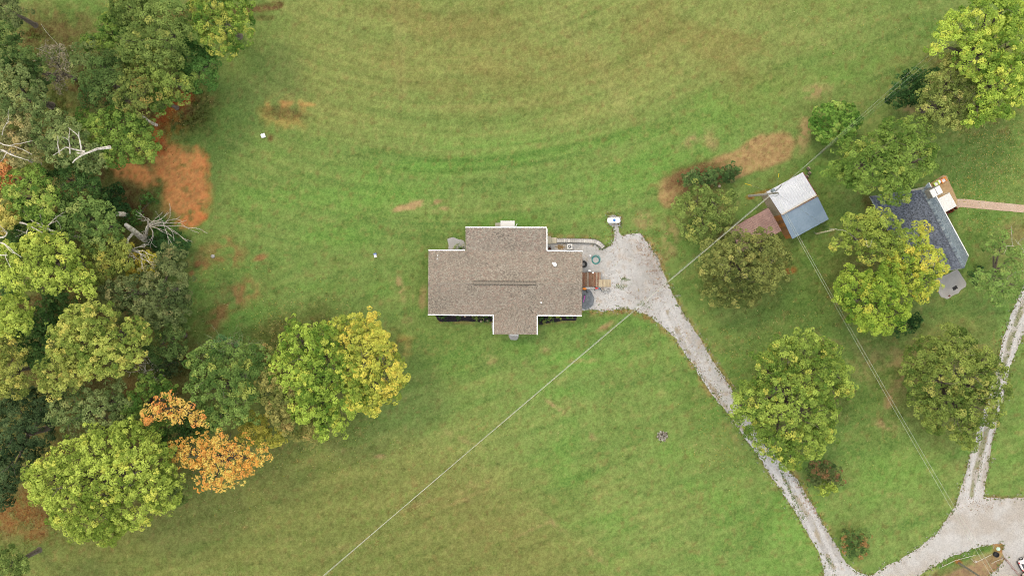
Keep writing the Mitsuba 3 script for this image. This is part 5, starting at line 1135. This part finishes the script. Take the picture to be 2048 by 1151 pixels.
patio_chair(1872.5, 367.5, .52, LIME, 'lime green armchair with white cushion on the cottage patio')
patio_chair(1887, 360.5, .52, ORANGE, 'orange armchair with white cushion on the cottage patio')
k = thing('side_table', 'small white round table between the lime and orange chairs', 'table'); p = G(1879.3, 363, .5) * [1, 1, 0]
t = trimesh.creation.cylinder(.27, .035, sections=24); t.apply_translation(p + [0, 0, .5]); part(k, 'table_top', t, WHITE); m = MB(); m.tube([p + [0, 0, .02], p + [0, 0, .48]], .035, 8); part(k, 'stem', m, WHITE)
m = MB(); p = G(1910, 575.5, .06); m.box(p + [0, 0, .0], [.82, .56, .03], .52); m.box(p + [0, 0, .018], [.66, .42, .012], .52); lone('door_mat', m, RUBBER, 'black rectangular mat on the concrete pad', 'mat')
bucket(1862, 538.5, .16, .5, WHITE, 'white pail showing among the yellow leaves by the cottage')
k = thing('watering_can', 'small rusty watering can at the rim of the concrete pad', 'watering can'); p = G(1899, 591.5, .2); t = trimesh.creation.cylinder(.12, .26, sections=14); t.apply_translation([p[0], p[1], .19]); part(k, 'body', t, mat('rust', (.16, .06, .04), .8)); m = MB(); m.tube([[p[0], p[1] + .1, .15], [p[0] - .04, p[1] + .34, .34]], .025, 6); part(k, 'spout', m, 'mat_rust')

# ------------------------------------------------------------------ poles and wires
up = thing('utility_pole', 'tall grey utility pole with a transformer, standing by the shed', 'utility pole')
pb, pt = G(1497.5, 391.5, 0), G(1554.5, 385.8, 10.8)
m = MB(); m.tube([pb - [0, 0, .3], pb * .35 + pt * .65, pt], [.19, .165, .135], 12); part(up, 'pole', m, POLEWOOD)
ax = (pt - pb) / np.linalg.norm(pt - pb); at = lambda z: pb + (pt - pb) * z / pt[2]
m = MB(); q_ = at(9.0) + [.12, .48, 0]; t = trimesh.creation.cylinder(.25, .85, sections=18); t.apply_translation(q_); m.mesh(t); m.tube([q_ + [0, 0, .42], q_ + [0, 0, .62]], .05, 8); part(up, 'transformer', m, mat('transformer_grey', (.20, .25, .28), .4))
m = MB(); m.bar(at(9.9) + [.1, .25, 0], G(1564, 369.5, 10.3), .09, .10); part(up, 'insulator_arm', m, BLACK)
m = MB(); m.bar(at(9.5), at(10.9), .34, .2); part(up, 'cable_bracket', m, POLEDARK)
m = MB(); m.tube([at(8.6) + [.1, -.3, 0], at(8.9) + [.45, -.45, 0], at(9.2) + [.8, -.3, 0], at(9.4) + [.9, 0, 0]], .03, 6); part(up, 'drip_loop', m, BLACK)
gp = thing('guy_pole', 'short pale pole guyed to the tall utility pole', 'utility pole')
gb, gt = G(1632.5, 467, 0), G(1667.5, 459.5, 6.2)
m = MB(); m.tube([gb - [0, 0, .2], gt], [.13, .10], 10); part(gp, 'pole', m, wood('pale_pole', (.42, .40, .24), (.58, .56, .38), 'y'))
m = MB(); m.tube([gb + [-.5, .25, .02], gb + [-.25, .12, .5]], .05, 6); part(gp, 'anchor', m, STEEL)
lp = thing('utility_pole', 'utility pole beside the lane at the bottom right, cut by the picture edge', 'utility pole')
lb, ltp = G(1917.5, 1124.5, 0), G(2010, 1184, 10.9)
m = MB(); m.tube([lb - [0, 0, .3], ltp], [.18, .13], 12); part(lp, 'pole', m, POLEDARK)
def wire(p, q, r, mt, sag, name, label, group=None):
    t = np.linspace(0, 1, 41)[:, None]; pts = p + (q - p) * t - np.array([0, 0, 1.]) * sag * 4 * t * (1 - t)
    m = MB(); m.tube(pts, r, 5, cap=False); return lone(name, m, mt, label, 'wire', group)
far = G(562, 1222, 9.2)
wire(at(9.3), far, .019, WIREWHITE, .5, 'service_cable', 'thick white cable running from the tall pole across the front lawn')
wire(at(8.4) + [.1, -.1, 0], far + [.3, -.2, -1.2], .012, WIREGREY, 1.1, 'thin_wire', 'upper of the two thin wires beside the thick white cable')
wire(at(8.1) + [.1, -.1, 0], far + [.4, -.2, -1.8], .010, WIREGREY, 1.4, 'thin_wire', 'lower of the two thin wires beside the thick white cable')
for i, o in enumerate((-.16, .16)):
    wire(at(9.6 + .3 * i) + [o * .5, 0, 0], ltp + np.array([o * 1.6, o, -.5]), .018, WIREGREY, .9, 'power_wire', 'left one of the pair of wires running to the lane' if i == 0 else 'right one of the pair of wires running to the lane')
for i in range(3):
    wire(at(10.3 - .5 * i) + [0, .1, 0], G(1960 + 14 * i, 20 + 6 * i, 10.4 - .8 * i), .011, WIREDARK if i == 2 else WIREGREY, .5 + .3 * i, 'line_wire', ['uppermost wire passing over the round shrub', 'middle wire passing over the round shrub', 'lowest dark wire passing over the round shrub'][i])
wire(at(10.4), gt - [0, 0, .2], .013, WIREDARK, .25, 'guy_line', 'dark line from the tall pole to the short guy pole')
for i, (x, y, z) in enumerate(((1558, 346.5, 10.2), (1489, 366.5, 10.0))):
    k = thing('guy_wire', ['guy wire with a yellow guard north of the white shed roof', 'guy wire with a yellow guard left of the tall pole'][i], 'guy wire')
    a, b = G(x, y, 0), at(z); m = MB(); m.tube([a, b], .012, 5, cap=False); part(k, 'wire', m, STEEL)
    u_ = (b - a) / np.linalg.norm(b - a); m = MB(); m.tube([a + u_ * .15, a + u_ * 2.6], .05, 8); part(k, 'guard', m, YELLOW)

# ------------------------------------------------------------------ bottom right corner: vehicles, rails, drum
def car(px, py, rz, label, L=4.4, W=1.8, Hc=1.6):
    """px, py: the middle of the car on the ground; rz: heading"""
    k = thing('parked_car', label, 'car'); p = G(px, py, 0)
    R = np.array([[math.cos(rz), -math.sin(rz), 0], [math.sin(rz), math.cos(rz), 0], [0, 0, 1]])
    X_ = lambda v: np.asarray(v, float) @ R.T + p
    st = np.array([(-.50, .45, .80), (-.485, .32, .98), (-.36, .26, 1.0), (-.1, .24, .98), (.2, .24, .96), (.42, .26, .90), (.495, .36, .74)])
    def shell(prof, hw):  # prof: (x, zlow, zhigh); rounded section
        V, n_ = [], 12
        for x, zl_, zh in prof:
            w = hw(x); c = (zl_ + zh) / 2; h = (zh - zl_) / 2
            for a in np.arange(n_) * 2 * math.pi / n_ + math.pi / n_:
                ca, sa = math.cos(a), math.sin(a); e = .45
                V.append([x * L, math.copysign(abs(ca) ** e, ca) * w, c + math.copysign(abs(sa) ** e, sa) * h])
        F_ = []
        for i in range(len(prof) - 1):
            for j in range(n_):
                a, b = i * n_ + j, i * n_ + (j + 1) % n_; F_ += [[a, a + n_, b + n_], [a, b + n_, b]]
        F_ += [[0, j, j + 1] for j in range(1, n_ - 1)] + [[(len(prof) - 1) * n_, (len(prof) - 1) * n_ + j + 1, (len(prof) - 1) * n_ + j] for j in range(1, n_ - 1)]
        return trimesh.Trimesh(X_(np.array(V)), F_, process=False)
    part(k, 'body', shell(st, lambda x: W / 2 * (1 - .25 * max(0, abs(x) - .38) / .12 * .4)), CARPAINT, smooth=40)
    cab = np.array([(-.47, .93, .99), (-.40, .92, 1.42), (-.30, .92, Hc - .02), (0, .92, Hc), (.10, .92, Hc - .06), (.24, .90, 1.02)])
    part(k, 'cabin', shell(cab, lambda x: W / 2 * .88), CARPAINT, smooth=40)
    def pane(nm, q): m = MB(); m.quad(*X_(q)); part(k, nm, m, DARKGLASS)
    for s in (-1, 1):
        y = s * W * .452
        pane('side_window', [(-.36 * L, y, 1.05), (-.02 * L, y, 1.05), (-.03 * L, y, Hc - .16), (-.28 * L, y, Hc - .16)]); pane('side_window', [(.01 * L, y, 1.05), (.18 * L, y, 1.05), (.09 * L, y, Hc - .2), (0, y, Hc - .16)])
    pane('rear_window', [(-.470 * L, -W * .36, 1.04), (-.470 * L, W * .36, 1.04), (-.412 * L, W * .33, 1.40), (-.412 * L, -W * .33, 1.40)])
    pane('windscreen', [(.235 * L, -W * .38, 1.06), (.235 * L, W * .38, 1.06), (.118 * L, W * .34, Hc - .10), (.118 * L, -W * .34, Hc - .10)])
    for x in (-.31, .31):
        for s in (-1, 1):
            t = trimesh.creation.cylinder(.335, .24, sections=24); t.apply_transform(trimesh.transformations.rotation_matrix(math.pi / 2, [1, 0, 0])); t.apply_translation([x * L, s * (W / 2 - .06), .335])
            w = part(k, 'wheel', trimesh.Trimesh(X_(t.vertices), t.faces), RUBBER)
            t = trimesh.creation.cylinder(.20, .26, sections=20); t.apply_transform(trimesh.transformations.rotation_matrix(math.pi / 2, [1, 0, 0])); t.apply_translation([x * L, s * (W / 2 - .055), .335]); part(w, 'rim', trimesh.Trimesh(X_(t.vertices), t.faces), STEEL)
    for s in (-1, 1):
        m = MB(); m.box(X_([-.492 * L, s * W * .38, .80]), [.14, .26, .20], rz); part(k, 'tail_light', m, RED)
        m = MB(); m.box(X_([.487 * L, s * W * .36, .70]), [.12, .34, .14], rz); part(k, 'headlight', m, STEEL)
    m = MB(); m.box(X_([-.497 * L, 0, .45]), [.18, W * .94, .26], rz); part(k, 'rear_bumper', m, BLACK)
    m = MB(); m.box(X_([.495 * L, 0, .42]), [.16, W * .9, .24], rz); part(k, 'front_bumper', m, BLACK)
car(2058, 1117, .47, 'white car with red tail light at the right edge, bottom corner')
car(2066, 1143, .47, 'white vehicle cut off by the bottom right corner')
k = thing('steel_drum', 'low black drum standing in the grass at the end of the pipe fence', 'drum'); p = G(1994.5, 1109, .5)
t = lathe([[0, .04], [.30, .04], [.30, 0], [.42, 0], [.44, .12], [.42, .14], [.44, .16], [.44, .40], [.38, .40], [.36, .2], [0, .2]], 24); t.apply_translation([p[0], p[1], .01]); part(k, 'body', t, BLACK)
k = thing('water_meter_cover', 'pale green plastic cover beside the black drum', 'utility cover'); p = G(1997, 1097, .1); t = lathe([[0, .2], [.25, .18], [.33, .1], [.35, 0], [0, 0]], 18); t.apply_translation([p[0], p[1], 0]); part(k, 'lid', t, mat('pale_green', (.42, .55, .47), .5))
fr = thing('rail_fence', 'two reddish pipe rails beside the parked white car', 'fence')
MAUVE = mat('rusty_pipe', (.26, .15, .13), .6)
for i, z in enumerate((.45, 1.0)):
    m = MB(); m.tube([G(2006.5, 1115, 0) + [0, 0, z], G(2040, 1156, 0) + [0, 0, z]], .045, 8); part(fr, 'rail', m, MAUVE)
for t_ in (0, .5, 1):
    p = G(2006.5 + 33.5 * t_, 1115 + 41 * t_, 0); m = MB(); m.tube([p, p + [0, 0, 1.1]], .06, 8); part(fr, 'post', m, MAUVE)
for i, (pts, lab) in enumerate(((((1942, 1116), (1950, 1124.5), (1984, 1107.5)), 'white angled rail lying on the bare earth left of the drum'), (((1983, 1126), (1992, 1121), (2006, 1116)), 'pale rail lying between the drum and the pipe fence'), (((1883, 1133), (1910, 1120), (1951, 1109)), 'long pale rail lying in the roadside grass'))):
    m = MB(); m.tube([G(x, y, .1) for x, y in pts], .035, 6); lone('fence_rail', m, mat('pale_rail', (.55, .53, .45), .6) if i == 0 else 'mat_pale_rail', lab, 'rail')
m = MB(); p = G(1950, 1120.5, .1); m.tube([p, p + [0, 0, .5]], .06, 8); lone('marker_post', m, WHITE, 'small white marker post inside the angled rail', 'post')

# ------------------------------------------------------------------ loose leaves, weeds, litter
def scatter(name, label, spots, size, colors, seed, z=.03, kind='stuff', cat='leaves', avoid=None):
    r_ = np.random.default_rng(seed); P, Cc = [], []
    for (x, y, sx, sy, n, *a) in spots:
        a = math.radians(a[0]) if a else 0
        u, v = r_.normal(size=n) * sx, r_.normal(size=n) * sy
        P.append(np.stack([x + u * math.cos(a) - v * math.sin(a), y + u * math.sin(a) + v * math.cos(a)], 1))
    P = np.vstack(P); w = np.array([G(x, y, 0) for x, y in P]); w[:, 2] = z + r_.random(len(w)) * .02
    nrm = unit(r_.normal(size=(len(w), 3)) * .3 + [0, 0, 1])
    m = MB(); leaves_mesh(m, w, nrm, size * r_.uniform(.6, 1.3, len(w)), np.array(colors)[r_.integers(len(colors), size=len(w))] * r_.uniform(.8, 1.2, (len(w), 1)), r_, .7, .1)
    return lone(name, m, VC, label, cat, kind=kind)
YL = [C(214, 206, 110), C(226, 214, 150), C(196, 184, 84), C(214, 190, 120)]
BL = [C(150, 100, 60), C(178, 124, 70), C(120, 84, 56), C(196, 140, 76)]
scatter('fallen_leaves', 'yellow leaves strewn over the lawns under the trees', [(1975, 330, 45, 34, 620), (1930, 380, 30, 20, 160), (1990, 270, 40, 20, 200), (1960, 440, 34, 18, 150), (1470, 690, 70, 45, 420), (1440, 860, 34, 60, 420), (1640, 640, 60, 50, 160), (1720, 850, 60, 60, 120), (1620, 950, 50, 40, 80), (570, 640, 80, 34, 420, -14), (560, 900, 60, 30, 260), (700, 880, 70, 30, 160), (420, 1000, 70, 34, 160), (330, 210, 40, 40, 160), (1780, 100, 110, 60, 220), (1480, 560, 70, 60, 120), (1830, 640, 40, 30, 60), (1650, 30, 160, 40, 80), (430, 560, 60, 60, 90), (900, 900, 300, 120, 120), (1200, 450, 200, 160, 140)], .16, YL, 5)
scatter('dry_leaves', 'brown leaves along the gravel edges and over the parking area', [(1298, 520, 9, 34, 300, -20), (1300, 500, 16, 22, 200), (1318, 560, 10, 22, 160), (1270, 500, 26, 18, 110), (1262, 540, 40, 34, 160), (1255, 590, 34, 16, 100), (1225, 470, 6, 16, 60), (1232, 445, 8, 8, 40), (1300, 600, 20, 14, 70), (1240, 622, 40, 3, 90), (1290, 632, 10, 6, 60), (1380, 690, 6, 46, 130, -30), (1400, 740, 6, 50, 60, -33), (1600, 980, 6, 40, 160, -28), (1625, 1010, 5, 30, 120, -28), (1450, 770, 8, 20, 60), (325, 260, 12, 40, 260, -10), (350, 220, 20, 18, 160, -30), (45, 1030, 34, 26, 500), (1960, 1000, 20, 12, 120), (1960, 930, 4, 40, 90, 12), (2000, 690, 4, 30, 60, 12), (1150, 478, 30, 2, 60)], .15, BL, 6)
def edge_spots(poly, n, off, seed):
    r_ = np.random.default_rng(seed); L = poly.exterior.length; out = []
    for t in r_.random(n) * L:
        p = np.array(poly.exterior.interpolate(t).coords[0]) + r_.normal(size=2) * off
        out.append((p[0] / SC + 1024, 575.5 - p[1] / SC, .8, .8, 5))
    return [o for o in out if -20 < o[0] < 2070 and -20 < o[1] < 1170 and not (1085 < o[0] < 1168 and 480 < o[1] < 625)]
GG = [C(112, 142, 72), C(98, 126, 60), C(128, 150, 84), C(140, 132, 84), C(150, 120, 84)]
scatter('verge_grass', 'grass creeping over the edges of the gravel', edge_spots(drive_poly, 900, .26, 3) + edge_spots(lane_poly, 900, .26, 4), .17, GG, 15, .05, cat='grass')
scatter('loose_gravel', 'loose pale gravel spread beside the driveway and lane', edge_spots(drive_poly, 420, .42, 5) + edge_spots(lane_poly, 420, .42, 6), .13, [C(200, 198, 194), C(178, 172, 164), C(212, 210, 206)], 16, .03, cat='gravel')
scatter('weeds', 'small green weeds growing through the gravel', [(1250, 558, 4, 2, 60), (1245, 570, 9, 4, 40), (1238, 573, 4, 2, 30), (1290, 608, 8, 5, 60), (1568, 955, 2.2, 22, 130, -24), (1590, 1000, 2.5, 26, 160, -26), (1608, 1030, 4, 8, 40), (1660, 1125, 3, 12, 80, -25), (1440, 790, 6, 16, 60, -30), (2034, 640, 3, 30, 120, 14), (2008, 730, 3, 20, 60, 14), (1960, 930, 3, 30, 90, 12)], .17, [C(112, 138, 70), C(90, 112, 58), C(130, 150, 80)], 8, .05, cat='weeds')
